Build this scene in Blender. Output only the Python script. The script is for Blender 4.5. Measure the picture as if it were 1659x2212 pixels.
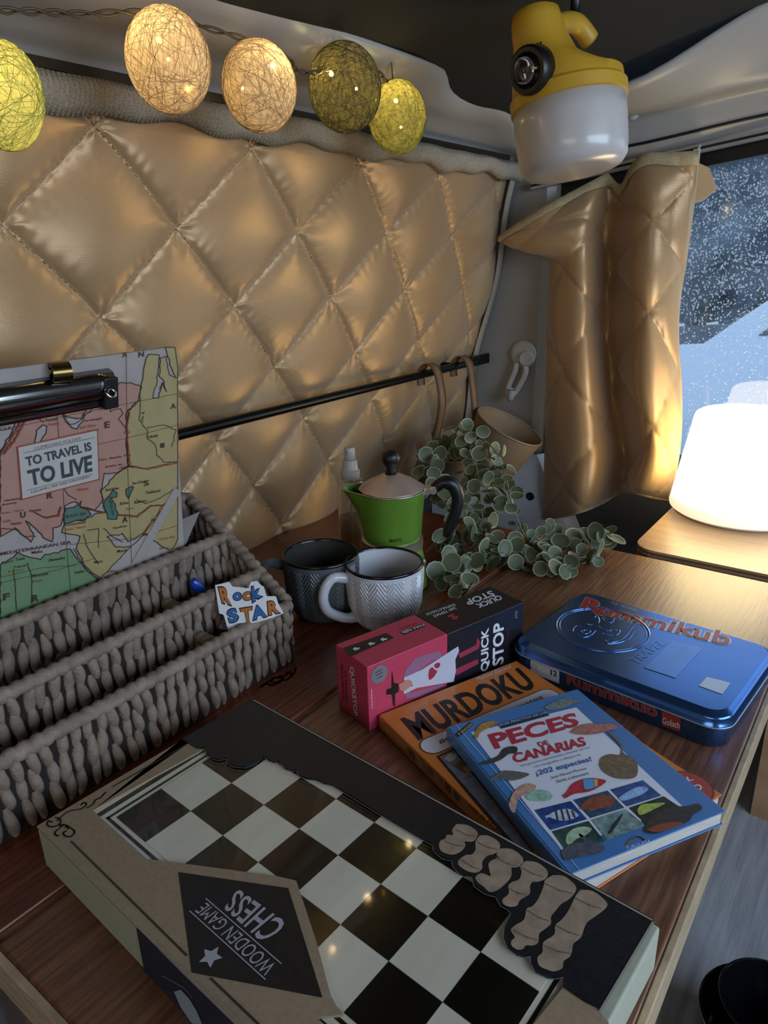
import bpy, math, random
import numpy as np
from mathutils import Vector, Matrix
random.seed(7); np.random.seed(7)
for o in list(bpy.data.objects): bpy.data.objects.remove(o)
scene = bpy.context.scene
COL = scene.collection
pi = math.pi
# ------------------------------------------------------------------ camera
# rows: camera right, down, forward in the world (x into the room from the quilted wall, y along it, z up, table top at z = 0)
RW = np.array([[0.8043099, 0.5936711, -0.0253005], [0.1790230, -0.2827021, -0.9423536], [-0.5666006, 0.7534150, -0.3336609]])
CW = np.array([0.3776145, -0.2297177, 0.3813168])
FPX = 1530.0
cam = bpy.data.cameras.new('camera'); camo = bpy.data.objects.new('camera', cam); COL.objects.link(camo)
cam.sensor_fit = 'VERTICAL'; cam.sensor_height = 36; cam.sensor_width = 27; cam.lens = FPX/2212*36
cam.clip_start = 0.01; cam.clip_end = 200
M = Matrix.Identity(4)
for r in range(3):
    M[r][0] = RW[0][r]; M[r][1] = -RW[1][r]; M[r][2] = -RW[2][r]; M[r][3] = CW[r]
camo.matrix_world = M
scene.camera = camo
# ------------------------------------------------------------------ light
scene.view_settings.view_transform = 'Standard'; scene.view_settings.look = 'None'
scene.view_settings.gamma = 1; scene.view_settings.use_curve_mapping = False
scene.view_settings.exposure = 0.0
world = bpy.data.worlds.new('rainy_sky'); scene.world = world; world.use_nodes = True
bg = world.node_tree.nodes['Background']; bg.inputs[0].default_value = (0.55, 0.75, 1.0, 1); bg.inputs[1].default_value = 1.5
def area_light(name, loc, target, sx, sy, power, color):
    l = bpy.data.lights.new(name, 'AREA'); l.shape = 'RECTANGLE'; l.size = sx; l.size_y = sy; l.energy = power; l.color = color
    o = bpy.data.objects.new(name, l); COL.objects.link(o); o.location = loc
    o.rotation_euler = (Vector(target)-Vector(loc)).to_track_quat('-Z', 'Y').to_euler(); return o
# daylight entering by the side window and by the windscreen behind the camera
area_light('side_window_daylight', (1.34, 0.15, 0.50), (0.2, 0.2, 0.1), 1.1, 0.5, 15.0, (0.62, 0.77, 1.0))
area_light('windscreen_daylight', (0.45, -1.30, 0.45), (0.1, 0.3, 0.1), 1.2, 0.45, 5.5, (1.0, 0.95, 0.86))
# ------------------------------------------------------------------ unprojection of photo pixels onto real planes
def ray(u, v): return RW.T @ np.array([(u-829.5)/FPX, (v-1106)/FPX, 1.0])
def onplane(u, v, p0, n):
    d = ray(u, v); n = np.array(n, float); k = ((np.array(p0)-CW) @ n)/(d @ n); return CW + k*d
def PX(u, v, x): return onplane(u, v, (x, 0, 0), (1, 0, 0))
def PY(u, v, y): return onplane(u, v, (0, y, 0), (0, 1, 0))
def PZ(u, v, z=0.0): return onplane(u, v, (0, 0, z), (0, 0, 1))
def PD(u, v, k): return CW + k*ray(u, v)
# ------------------------------------------------------------------ materials
def lin(c):
    if isinstance(c, str): c = [int(c[i:i+2], 16)/255 for i in (0, 2, 4)]
    return tuple(x/12.92 if x <= 0.04045 else ((x+0.055)/1.055)**2.4 for x in c) + (1,)
MATS = {}
def mat(name, col, rough=0.5, metal=0.0, var=0.08, scale=40, bump=0.0, bscale=200, spec=0.5, coat=0.0, sheen=0.0, trans=0.0, ior=1.45, emis=None, es=0, stretch=(1, 1, 1), col2=None, coatr=0.1):
    if name in MATS: return MATS[name]
    m = bpy.data.materials.new(name); m.use_nodes = True; nt = m.node_tree; b = nt.nodes['Principled BSDF']
    c = lin(col)
    tc = nt.nodes.new('ShaderNodeTexCoord'); mp = nt.nodes.new('ShaderNodeMapping'); mp.inputs['Scale'].default_value = stretch
    nt.links.new(tc.outputs['Object'], mp.inputs['Vector'])
    nz = nt.nodes.new('ShaderNodeTexNoise'); nz.inputs['Scale'].default_value = scale; nz.inputs['Detail'].default_value = 4
    nt.links.new(mp.outputs[0], nz.inputs['Vector'])
    cr = nt.nodes.new('ShaderNodeValToRGB')
    cr.color_ramp.elements[0].position = 0.3; cr.color_ramp.elements[1].position = 0.7
    if col2 is None:
        cr.color_ramp.elements[0].color = tuple(x*(1-var) for x in c[:3])+(1,)
        cr.color_ramp.elements[1].color = tuple(min(1, x*(1+var)) for x in c[:3])+(1,)
    else:
        cr.color_ramp.elements[0].color = c; cr.color_ramp.elements[1].color = lin(col2)
    nt.links.new(nz.outputs['Fac'], cr.inputs[0]); nt.links.new(cr.outputs[0], b.inputs['Base Color'])
    b.inputs['Roughness'].default_value = rough; b.inputs['Metallic'].default_value = metal
    b.inputs['Specular IOR Level'].default_value = spec; b.inputs['IOR'].default_value = ior
    b.inputs['Coat Weight'].default_value = coat; b.inputs['Coat Roughness'].default_value = coatr
    b.inputs['Sheen Weight'].default_value = sheen; b.inputs['Transmission Weight'].default_value = trans
    if emis is not None:
        b.inputs['Emission Color'].default_value = lin(emis); b.inputs['Emission Strength'].default_value = es
    if bump:
        n2 = nt.nodes.new('ShaderNodeTexNoise'); n2.inputs['Scale'].default_value = bscale; n2.inputs['Detail'].default_value = 3
        nt.links.new(mp.outputs[0], n2.inputs['Vector'])
        bp = nt.nodes.new('ShaderNodeBump'); bp.inputs['Strength'].default_value = bump; bp.inputs['Distance'].default_value = 0.002
        nt.links.new(n2.outputs['Fac'], bp.inputs['Height']); nt.links.new(bp.outputs[0], b.inputs['Normal'])
    MATS[name] = m; return m
def flat(col): return mat('print_'+col, col, rough=0.42, var=0.04)
# ------------------------------------------------------------------ meshes and objects
LOC = {}
def put(o, label=None, cat=None, group=None, kind=None):
    if label: o['label'] = label
    if cat: o['category'] = cat
    if group: o['group'] = group
    if kind: o['kind'] = kind
    return o
def root(name, loc, label, cat, group=None):
    o = bpy.data.objects.new(name, None); COL.objects.link(o); o.location = loc; o.empty_display_size = 0.02
    LOC[o] = np.array(loc, float); return put(o, label, cat, group)
class G:
    def __init__(s): s.v = []; s.f = []; s.m = []
    def add(s, vs, fs, mi=0):
        k = len(s.v); s.v += [tuple(map(float, p)) for p in vs]; s.f += [tuple(i+k for i in f) for f in fs]; s.m += [mi]*len(fs); return s
    def box(s, lo, hi, mi=0):
        x0, y0, z0 = lo; x1, y1, z1 = hi
        return s.add([(x0,y0,z0),(x1,y0,z0),(x1,y1,z0),(x0,y1,z0),(x0,y0,z1),(x1,y0,z1),(x1,y1,z1),(x0,y1,z1)],
                     [(3,2,1,0),(4,5,6,7),(0,1,5,4),(1,2,6,5),(2,3,7,6),(3,0,4,7)], mi)
    def prism(s, poly, off, mi=0):
        n = len(poly); p = [np.array(q, float) for q in poly]; o = np.array(off, float)
        return s.add(p+[q+o for q in p], [tuple(range(n-1, -1, -1)), tuple(range(n, 2*n))]+[(i, (i+1) % n, n+(i+1) % n, n+i) for i in range(n)], mi)
    def grid(s, pts, closeu=False, closev=False, mi=0):
        a = np.array(pts); nu, nv = a.shape[:2]; fs = []
        for i in range(nu if closeu else nu-1):
            for j in range(nv if closev else nv-1):
                fs.append((i*nv+j, ((i+1) % nu)*nv+j, ((i+1) % nu)*nv+(j+1) % nv, i*nv+(j+1) % nv))
        return s.add(a.reshape(-1, 3), fs, mi)
    def lathe(s, prof, M=None, n=32, mi=0, cap=True):
        a = np.array([[(r*math.cos(2*pi*i/n), r*math.sin(2*pi*i/n), z) for (r, z) in prof] for i in range(n)])
        if M is not None:
            Mm = np.array(M); a = a @ Mm[:3, :3].T + Mm[:3, 3]
        k = len(s.v); s.grid(a, closeu=True, mi=mi); m = len(prof)
        if cap:
            if prof[0][0] > 1e-6: s.f.append(tuple(k+i*m for i in range(n-1, -1, -1))); s.m.append(mi)
            if prof[-1][0] > 1e-6: s.f.append(tuple(k+i*m+m-1 for i in range(n))); s.m.append(mi)
        return s
    def tube(s, path, r, n=8, mi=0, closed=False, flatten=None, cap=True):
        p = [np.array(q, float) for q in path]; N = len(p); rr = r if hasattr(r, '__len__') else [r]*N
        ref = np.array([0.13, 0.21, 0.97]); rings = []
        prev = None
        for i in range(N):
            a = p[(i-1) % N] if (closed or i > 0) else p[0]; b = p[(i+1) % N] if (closed or i < N-1) else p[-1]
            t = b-a; t = t/(np.linalg.norm(t)+1e-12)
            u = np.cross(ref, t) if prev is None else prev-t*(prev @ t)
            if np.linalg.norm(u) < 1e-6: u = np.cross((1, 0, 0), t)
            u = u/np.linalg.norm(u); w = np.cross(t, u); prev = u
            rings.append([p[i]+rr[i]*(math.cos(2*pi*j/n)*u+math.sin(2*pi*j/n)*w) for j in range(n)])
        k = len(s.v); s.grid(rings, closeu=closed, closev=True, mi=mi)
        if cap and not closed:
            s.f.append(tuple(k+j for j in range(n-1, -1, -1))); s.m.append(mi)
            s.f.append(tuple(k+(N-1)*n+j for j in range(n))); s.m.append(mi)
        return s
    def sphere(s, c, r, nu=20, nv=12, mi=0, M=None):
        c = np.array(c, float); r = np.array(r if hasattr(r, '__len__') else (r, r, r), float)
        a = np.array([[(math.sin(pi*j/nv)*math.cos(2*pi*i/nu), math.sin(pi*j/nv)*math.sin(2*pi*i/nu), -math.cos(pi*j/nv)) for j in range(nv+1)] for i in range(nu)])*r
        if M is not None: a = a @ np.array(M)[:3, :3].T
        return s.grid(a+c, closeu=True, mi=mi)
def build(name, g, m, parent=None, smooth=False, label=None, cat=None, group=None, kind=None, sharp=None, bevel=0, base=None, solid=0, subs=0):
    v = np.array(g.v)
    if parent is None:
        lo, hi = v.min(0), v.max(0); L = np.array([(lo[0]+hi[0])/2, (lo[1]+hi[1])/2, lo[2]]) if base is None else np.array(base)
    else: L = LOC[parent]
    me = bpy.data.meshes.new(name); me.from_pydata([tuple(p) for p in (v-L)], [], g.f)
    ms = m if isinstance(m, (list, tuple)) else [m]
    for q in ms: me.materials.append(q)
    if len(ms) > 1: me.polygons.foreach_set('material_index', g.m)
    me.validate(); me.update()
    if smooth:
        me.polygons.foreach_set('use_smooth', [True]*len(me.polygons))
        if sharp: me.set_sharp_from_angle(angle=math.radians(sharp))
    o = bpy.data.objects.new(name, me); COL.objects.link(o)
    if parent is None: o.location = L
    else: o.parent = parent
    LOC[o] = L
    if bevel:
        b = o.modifiers.new('bevel', 'BEVEL'); b.width = bevel; b.segments = 3; b.limit_method = 'ANGLE'; b.angle_limit = math.radians(40)
        me.polygons.foreach_set('use_smooth', [True]*len(me.polygons)); me.set_sharp_from_angle(angle=math.radians(40))
    if solid:
        b = o.modifiers.new('thickness', 'SOLIDIFY'); b.thickness = solid; b.offset = 0
    if subs:
        b = o.modifiers.new('smooth', 'SUBSURF'); b.levels = subs; b.render_levels = subs
    return put(o, label, cat, group, kind)
def inst(src, parent, Mw, name=None):
    o = src.copy(); COL.objects.link(o); o.parent = parent
    Mm = Matrix(Mw); L = LOC[parent]
    for r in range(3): Mm[r][3] -= L[r]
    o.matrix_local = Mm; LOC[o] = L
    if name: o.name = name
    return o
def frame(o, x, y, z):
    Mm = Matrix.Identity(4)
    for r in range(3): Mm[r][0] = x[r]; Mm[r][1] = y[r]; Mm[r][2] = z[r]; Mm[r][3] = o[r]
    return Mm
def axis(o, z, x=(1, 0, 0)):
    z = Vector(z).normalized(); x = Vector(x); x = (x-z*x.dot(z)).normalized(); return frame(o, x, z.cross(x), z)
def cr(pts, n):      # Catmull-Rom through points
    p = [np.array(q, float) for q in pts]; out = []
    for i in range(len(p)-1):
        a = p[max(i-1, 0)]; b = p[i]; c = p[i+1]; d = p[min(i+2, len(p)-1)]
        for k in range(n):
            t = k/n; out.append(0.5*((2*b)+(c-a)*t+(2*a-5*b+4*c-d)*t*t+(3*b-a-3*c+d)*t**3))
    out.append(p[-1]); return out
# ---- flat print: lettering and shapes laid on a plane
class Plane:
    def __init__(s, p0, n): s.p0 = np.array(p0, float); s.n = np.array(n, float)/np.linalg.norm(n)
    def at(s, u, v, lift=0): return onplane(u, v, s.p0, s.n)+s.n*lift
def zoom(x0, y0, k): return lambda p: (x0+p[0]/k, y0+p[1]/k)
def poly(name, pl, pts, m, parent, lift=0.0002, zf=None, smoothn=0, label=None):
    q = [pl.at(*(zf(p) if zf else p), lift) for p in pts]
    if smoothn: q = cr(q+[q[0]], smoothn)[:-1]
    n = np.zeros(3)
    for i in range(len(q)): n += np.cross(q[i], q[(i+1) % len(q)])
    if n @ pl.n < 0: q = q[::-1]
    g = G(); g.add(q, [tuple(range(len(q)))]); return build(name, g, m, parent, label=label)
def strokes(name, lines, w, n, m, parent, lift=0.0003):
    g = G(); n = np.array(n, float)
    for L_ in lines:
        L_ = [np.array(p, float)+n*lift for p in L_]
        for a, b in zip(L_[:-1], L_[1:]):
            t = b-a; ln = np.linalg.norm(t)
            if ln < 1e-7: continue
            t = t/ln; s_ = np.cross(n, t)*w/2; a2 = a-t*w*0.3; b2 = b+t*w*0.3
            g.add([a2-s_, b2-s_, b2+s_, a2+s_], [(0, 1, 2, 3)])
    return build(name, g, m, parent)
def textmesh(s, bold=0.0, shear=0.0, sp=1.0):
    c = bpy.data.curves.new('t', 'FONT'); c.body = s; c.offset = bold; c.shear = shear; c.space_character = sp; c.resolution_u = 3; c.align_x = 'LEFT'
    o = bpy.data.objects.new('t', c); COL.objects.link(o)
    bpy.context.view_layer.update()
    me = bpy.data.meshes.new_from_object(o.evaluated_get(bpy.context.evaluated_depsgraph_get()))
    v = np.array([x.co[:] for x in me.vertices]); f = [tuple(p.vertices) for p in me.polygons]
    bpy.data.objects.remove(o); bpy.data.curves.remove(c); bpy.data.meshes.remove(me); return v, f
def text(name, s, quad, m, parent, bold=0.0, shear=0.0, sp=1.0, label=None, ref=None):
    # quad: 3-D corners bottom-left, bottom-right, top-right, top-left in reading order
    v, f = textmesh(s, bold, shear, sp)
    vr = v if ref is None else textmesh(s, ref, shear, sp)[0]
    lo = vr.min(0); hi = vr.max(0); a = (v[:, 0]-lo[0])/(hi[0]-lo[0]); b = (v[:, 1]-lo[1])/(hi[1]-lo[1])
    q = [np.array(p, float) for p in quad]
    w = ((1-a)*(1-b))[:, None]*q[0]+(a*(1-b))[:, None]*q[1]+(a*b)[:, None]*q[2]+((1-a)*b)[:, None]*q[3]
    g = G(); g.add(w, f); return build(name, g, m, parent, label=label)
def ptext(name, s, pl, quad, m, parent, lift=0.0004, zf=None, **k):
    return text(name, s, [pl.at(*(zf(p) if zf else p), lift) for p in quad], m, parent, **k)
# ================================================================== the van shell
M_paint = mat('grey_van_paint', '97938c', rough=0.32, var=0.04, scale=6)
M_head = mat('black_headliner', '14140f', rough=0.8, var=0.3, scale=5, bump=0.3, bscale=400)
M_dark = mat('dark_plastic', '2b2d31', rough=0.55, bump=0.2, bscale=500)
M_black = mat('black_plastic', '0d0d0e', rough=0.4)
M_white = mat('white_van_paint', 'b6b8bb', rough=0.3, var=0.03)
def zc(x): return float(np.interp(x, [-0.14, -0.06, 0.05, 0.15, 0.45, 1.4], [0.582, 0.602, 0.630, 0.657, 0.73, 0.76]))
WX = lambda z: -0.235-0.22*(0.527-z)           # leaning side wall behind the quilt
g = G()
g.grid([[(x, y, zc(x)+0.004+0.006*math.sin(9*y)*math.sin(7*x)) for y in np.linspace(-1.35, 1.1, 30)] for x in np.linspace(-0.3, 1.45, 30)])
build('ceiling', g, M_head, smooth=True, kind='structure', solid=0.004)
g = G(); g.grid([[(WX(z)-0.03, y, z) for y in (-1.35, 1.1)] for z in np.linspace(-0.41, 0.60, 4)])
build('wall_left', g, M_dark, kind='structure', solid=0.01)
# floor of grey laminate boards
M_floor = mat('grey_laminate', '85868a', rough=0.38, var=0.2, scale=14, stretch=(8, 0.6, 1), col2='a4a5a8', bump=0.15, bscale=60)
g = G(); g.box((-0.55, -1.35, -0.43), (1.45, 1.1, -0.406)); floor = build('floor', g, M_dark, kind='structure')
b0 = None
for i in range(10):
    x0 = -0.53+i*0.195
    for j in range(3):
        y0 = -1.34+j*0.82-(0.3 if i % 2 else 0)
        g = G(); g.box((x0, max(y0, -1.34), -0.406), (x0+0.1935, min(y0+0.8185, 1.09), -0.400)); build('floor_board', g, M_floor, floor)
# right and front walls, never in view, with the side window the daylight comes through
g = G()
for lo, hi in (((1.40, -1.35, -0.4), (1.45, 1.1, 0.2)), ((1.40, -1.35, 0.2), (1.45, -0.5, 0.77)), ((1.40, 0.8, 0.2), (1.45, 1.1, 0.77)), ((1.40, -0.5, 0.7), (1.45, 0.8, 0.77))): g.box(lo, hi)
build('wall_right', g, M_paint, kind='structure')
g = G(); g.box((-0.5, -1.40, -0.4), (1.45, -1.35, 0.77)); build('wall_front', g, mat('front_wall', '55524e', rough=0.7), kind='structure')
# header beams: one sheet lofted along the side wall, round the corner and over the tailgate
def ext(a, b, x):
    t = (x-a[0])/(b[0]-a[0]); return a+(b-a)*t
def station_row(left, c1, c2, p5, p6, p7):
    p6, p7 = np.array(p6), np.array(p7)
    return [(left[0], -1.3, left[1]), (left[0], -0.2, left[1]), (left[0], 0.3, left[1]), (left[0], 0.56, left[1]), c1, c2, p5, p6, p7, tuple(p7+(p7-p6)*0.9*np.array((1, 1, .5))), tuple(p7+(p7-p6)*4.5*np.array((1, .2, .25)))]
rows = [station_row((-0.126, 0.592), PZ(985, 178, .604), PZ(1050, 182, .608), PY(1130, 192, .84), PY(1350, 180, .84), PY(1659, 5, .87)),
        station_row((-0.141, 0.580), PZ(985, 192, .592), PZ(1050, 198, .597), PY(1130, 208, .83), PY(1350, 190, .83), PY(1659, 15, .87)),
        station_row((-0.175, 0.569), (-0.19, 0.74, 0.575), (-0.17, 0.83, 0.578), PY(1130, 240, .88), PY(1350, 230, .88), PY(1659, 130, .92)),
        station_row((-0.205, 0.564), (-0.212, 0.80, 0.566), (-0.19, 0.89, 0.566), PY(1130, 268, .91), PY(1350, 246, .91), PY(1659, 173, .94)),
        station_row((-0.222, 0.557), (-0.23, 0.85, 0.556), (-0.205, 0.945, 0.554), PY(1130, 285, .965), PY(1350, 258, .965), PY(1659, 185, .985)),
        station_row((-0.236, 0.551), (-0.243, 0.92, 0.546), (-0.215, 0.985, 0.54), PY(1130, 330, .975), PY(1350, 302, .975), PY(1659, 232, .995)),
        station_row((-0.243, 0.540), (-0.25, 0.97, 0.530), (-0.222, 1.012, 0.52), PY(1130, 375, 1.0), PY(1350, 345, 1.0), PY(1659, 276, 1.015)),
        station_row((-0.262, 0.530), (-0.27, 0.99, 0.50), (-0.235, 1.03, 0.49), PY(1130, 395, 1.02), PY(1350, 352, 1.02), PY(1659, 286, 1.03))]
cols = [cr([r[i] for r in rows], 3) for i in range(len(rows[0]))]
lines = [cr([c[j] for c in cols], 6) for j in range(len(cols[0]))]
g = G(); g.grid(lines); build('trim_1', g, M_paint, smooth=True, kind='structure', solid=0.003)
# black tube drawn in for the dark groove line in the header and small white screw
g = G(); L5 = lines[16]; g.tube([p+np.array((0, -0.004, 0)) for p in L5[36:]], 0.0022, 6)
build('trim_2', g, M_black, smooth=True, kind='structure')
c = PY(1369, 246, 0.955); g = G(); g.lathe([(0.0, 0), (0.009, 0), (0.009, 0.004), (0.006, 0.006), (0.006, 0.009), (0, 0.010)], axis(c, (0, -1, 0.2)), 12)
build('screw_cap', g, M_white, smooth=True, sharp=40, label='small white screw cap on the van header right of the lantern', cat='screw cap')
# dark head rail along the top of the quilt
g = G(); g.prism([(-0.246, -1.2, 0.531), (-0.222, -1.2, 0.533), (-0.222, -1.2, 0.541), (-0.246, -1.2, 0.545)], (0, 2.14, 0))
build('trim_3', g, mat('dark_rail', '2a2620', rough=0.3, metal=0.4), kind='structure')
# corner post and its lower foot
g = G(); prof = [(-0.42, 0.985), (-0.36, 1.0), (-0.25, 1.005), (-0.185, 1.005), (-0.172, 1.015), (-0.168, 1.06), (-0.42, 1.06)]
g.grid([[(x+0.02*(z-0.4), y, z) for (x, y) in prof] for z in np.linspace(-0.40, 0.56, 12)])
post = build('trim_4', g, M_paint, smooth=True, sharp=35, kind='structure')
g = G(); Zs = [-0.40, -0.3, -0.2, -0.12, -0.05, 0.0, 0.03]
fr = []
for z in Zs:
    w = float(np.interp(z, [-0.4, -0.12, -0.03, 0.03], [-0.06, -0.085, -0.13, -0.16]))
    fr.append([(-0.40, 0.975, z), (-0.30, 0.975, z), (w-0.03, 0.975, z), (w-0.008, 0.98, z), (w, 0.995, z), (w, 1.06, z)])
g.grid(fr); foot = build('trim_5', g, M_white, smooth=True, sharp=50, kind='structure')
g = G(); g.lathe([(0, 0), (0.008, 0.0), (0.008, 0.002), (0.005, 0.003), (0.004, 0.001), (0, 0.001)], axis(PY(1146, 1072, 0.975), (0, -1, 0)), 14)
build('screw', g, M_black, foot, smooth=True)
# tailgate: lower panel, window frame, wet pane
g = G(); g.box((-0.168, 1.02, -0.40), (1.45, 1.08, -0.002)); build('wall_rear', g, mat('tailgate_plastic', '45474a', rough=0.6, bump=0.3, bscale=300), kind='structure')
win = root('window_1', (0.5, 1.05, 0.0), None, None); win['kind'] = 'structure'
wz = lambda x: 0.497+0.11*(x+0.144)
g = G()
g.prism([(-0.168, 1.03, wz(-.168)-.014), (0.45, 1.03, wz(.45)-.014), (1.45, 1.03, wz(.45)-.01), (1.45, 1.03, wz(.45)+0.2), (.45, 1.03, wz(.45)+.012), (-0.168, 1.03, wz(-.168)+.012)], (0, 0.03, 0))
g.box((-0.168, 1.03, -0.002), (1.45, 1.06, 0.016)); g.box((-0.168, 1.03, 0.016), (-0.152, 1.06, 0.48))
build('window_frame', g, M_black, win)
M_glass = bpy.data.materials.new('wet_fogged_glass'); M_glass.use_nodes = True
nt = M_glass.node_tree; nt.nodes.clear()
out = nt.nodes.new('ShaderNodeOutputMaterial'); tr = nt.nodes.new('ShaderNodeBsdfTransparent'); tl = nt.nodes.new('ShaderNodeBsdfTranslucent'); gl = nt.nodes.new('ShaderNodeBsdfGlossy')
m1 = nt.nodes.new('ShaderNodeMixShader'); m2 = nt.nodes.new('ShaderNodeMixShader'); tcn = nt.nodes.new('ShaderNodeTexCoord'); vn = nt.nodes.new('ShaderNodeTexNoise'); rp = nt.nodes.new('ShaderNodeMapRange')
vn.inputs['Scale'].default_value = 14; vn.inputs['Detail'].default_value = 8; nt.links.new(tcn.outputs['Object'], vn.inputs['Vector']); nt.links.new(vn.outputs['Fac'], rp.inputs[0])
rp.inputs[1].default_value = 0.35; rp.inputs[2].default_value = 0.7; rp.inputs[3].default_value = 0.05; rp.inputs[4].default_value = 0.28
tl.inputs[0].default_value = (0.8, 0.9, 1, 1); gl.inputs['Roughness'].default_value = 0.05
nt.links.new(rp.outputs[0], m1.inputs[0]); nt.links.new(tr.outputs[0], m1.inputs[1]); nt.links.new(tl.outputs[0], m1.inputs[2])
m2.inputs[0].default_value = 0.06; nt.links.new(m1.outputs[0], m2.inputs[1]); nt.links.new(gl.outputs[0], m2.inputs[2]); nt.links.new(m2.outputs[0], out.inputs[0])
g = G(); g.grid([[(-0.155, 1.048, 0.01), (-0.155, 1.048, wz(-.155))], [(0.45, 1.048, 0.01), (0.45, 1.048, wz(.45))], [(1.45, 1.048, 0.01), (1.45, 1.048, wz(.45))]])
build('pane', g, M_glass, win)
# rain drops on the pane
M_drop = bpy.data.materials.new('rain_drop'); M_drop.use_nodes = True; nt = M_drop.node_tree; nt.nodes.clear()
out = nt.nodes.new('ShaderNodeOutputMaterial'); a = nt.nodes.new('ShaderNodeBsdfTranslucent'); b = nt.nodes.new('ShaderNodeBsdfTransparent'); gg = nt.nodes.new('ShaderNodeBsdfGlossy'); gg.inputs['Roughness'].default_value = 0.05
mm = nt.nodes.new('ShaderNodeMixShader'); mm.inputs[0].default_value = 0.55; m3 = nt.nodes.new('ShaderNodeMixShader'); m3.inputs[0].default_value = 0.25
a.inputs[0].default_value = (0.9, 0.96, 1, 1)
nt.links.new(a.outputs[0], mm.inputs[2]); nt.links.new(b.outputs[0], mm.inputs[1]); nt.links.new(mm.outputs[0], m3.inputs[1]); nt.links.new(gg.outputs[0], m3.inputs[2]); nt.links.new(m3.outputs[0], out.inputs[0])
g = G(); rnd = random.Random(3)
for i in range(9500):
    x = rnd.uniform(0.0, 0.28); z = rnd.uniform(0.08, 0.54)
    if z > wz(x)-0.015: continue
    keep = 0.25+0.75*min(1, max(0, (z-0.2)/0.15))
    if rnd.random() > keep: continue
    r = rnd.choice((0.0006, 0.0008, 0.0010, 0.0014)); e = rnd.uniform(0.9, 1.6)
    vs = [(x, 1.050+r*0.8, z)]+[(x+r*math.cos(k*pi/3), 1.050, z+r*e*math.sin(k*pi/3)) for k in range(6)]
    g.add(vs, [(0, k+1, (k+1) % 6+1) for k in range(6)])
build('rain_drops', g, M_drop, win, smooth=True, kind='stuff')
# curtain track on the tailgate header
tr0 = PY(1150, 402, 0.992); tr1 = PY(1659, 288, 1.004); d_ = tr1-tr0
ct = root('curtain_track', tuple(tr0), 'pale metal curtain track above the tailgate window', 'curtain track')
g = G(); e_ = tr0+d_*2.2
g.prism([tr0+np.array(q) for q in ((0, -.006, -.006), (0, .006, -.006), (0, .006, .006), (0, -.006, .006))], e_-tr0); build('track_profile', g, mat('track_metal', 'a9abb0', rough=0.3, metal=0.7), ct)
g = G(); g.prism([tr0+np.array(q) for q in ((0, -.0068, -.002), (0, -.0058, -.002), (0, -.0058, .0015), (0, -.0068, .0015))], e_-tr0); build('slot', g, M_black, ct)
# ------------------------------------------------------------------ outside
M_road = mat('wet_asphalt', '4d5258', rough=0.25, var=0.2, scale=2)
g = G(); g.box((-14, 1.6, -1.35), (14, 30, -1.25)); build('wet_ground', g, M_road, kind='structure')
car = root('parked_car', (0.3, 5.2, -1.25), 'pale blue wet car parked outside behind the tailgate window', 'car')
hb = PY(1520, 742, 4.6)     # base of its windscreen
M_car = mat('wet_car_paint', 'c3d2e6', rough=0.12, var=0.03, coat=1.0)
x0, z0 = hb[0], hb[2]
sec = [(-1.35, -0.75), (-1.42, -0.45), (-1.3, -0.22), (-0.9, -0.08), (0.0, 0.0), (0.62, 0.50), (1.6, 0.56), (2.35, 0.42), (2.75, 0.02), (2.85, -0.4), (2.8, -0.75)]
g = G(); yy = [4.6, 4.66, 5.5, 6.2, 6.26]; sc = [0.97, 1, 1, 1, 0.97]
g.grid([[(x0+x*k_, y, z0+zq*k_) for (x, zq) in sec] for y, k_ in zip(yy, sc)])
g.add([(x0+x*.97, 4.6, z0+zq*.97) for x, zq in sec], [tuple(range(len(sec)))]); g.add([(x0+x*.97, 6.26, z0+zq*.97) for x, zq in sec], [tuple(range(len(sec)-1, -1, -1))])
build('body', g, M_car, car, smooth=True, sharp=40)
M_cg = mat('car_glass', '20262c', rough=0.08)
g = G(); g.add([(x0+.14, 4.70, z0+.12), (x0+.56, 4.70, z0+.465), (x0+.56, 6.15, z0+.465), (x0+.14, 6.15, z0+.12)], [(0, 1, 2, 3)]); g.v = [(a_-.01, b_, c_+.012) for a_, b_, c_ in g.v]; build('windscreen', g, M_cg, car)
g = G(); g.prism([(x0+.3, 4.592, z0+.06), (x0+.72, 4.592, z0+.43), (x0+1.2, 4.592, z0+.46), (x0+1.2, 4.592, z0+.06)], (0, .006, 0)); build('side_window', g, M_cg, car)
g = G(); g.prism([(x0+1.26, 4.592, z0+.06), (x0+1.26, 4.592, z0+.46), (x0+1.75, 4.592, z0+.46), (x0+2.2, 4.592, z0+.06)], (0, .006, 0)); build('side_window', g, M_cg, car)
for wx in (-0.75, 2.0):
    for wy in (4.58, 6.1):
        g = G(); g.lathe([(0.02, 0), (0.2, 0), (0.3, 0.03), (0.3, 0.17), (0.2, 0.2), (0.02, 0.2)], axis((x0+wx, wy, -0.95), (0, 1, 0)), 24); build('wheel', g, M_black, car, smooth=True, sharp=40)
M_tree = mat('wet_foliage', '34434f', rough=0.6, var=0.5, scale=3); M_trunk = mat('bark', '2a2420', rough=0.9)
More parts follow.
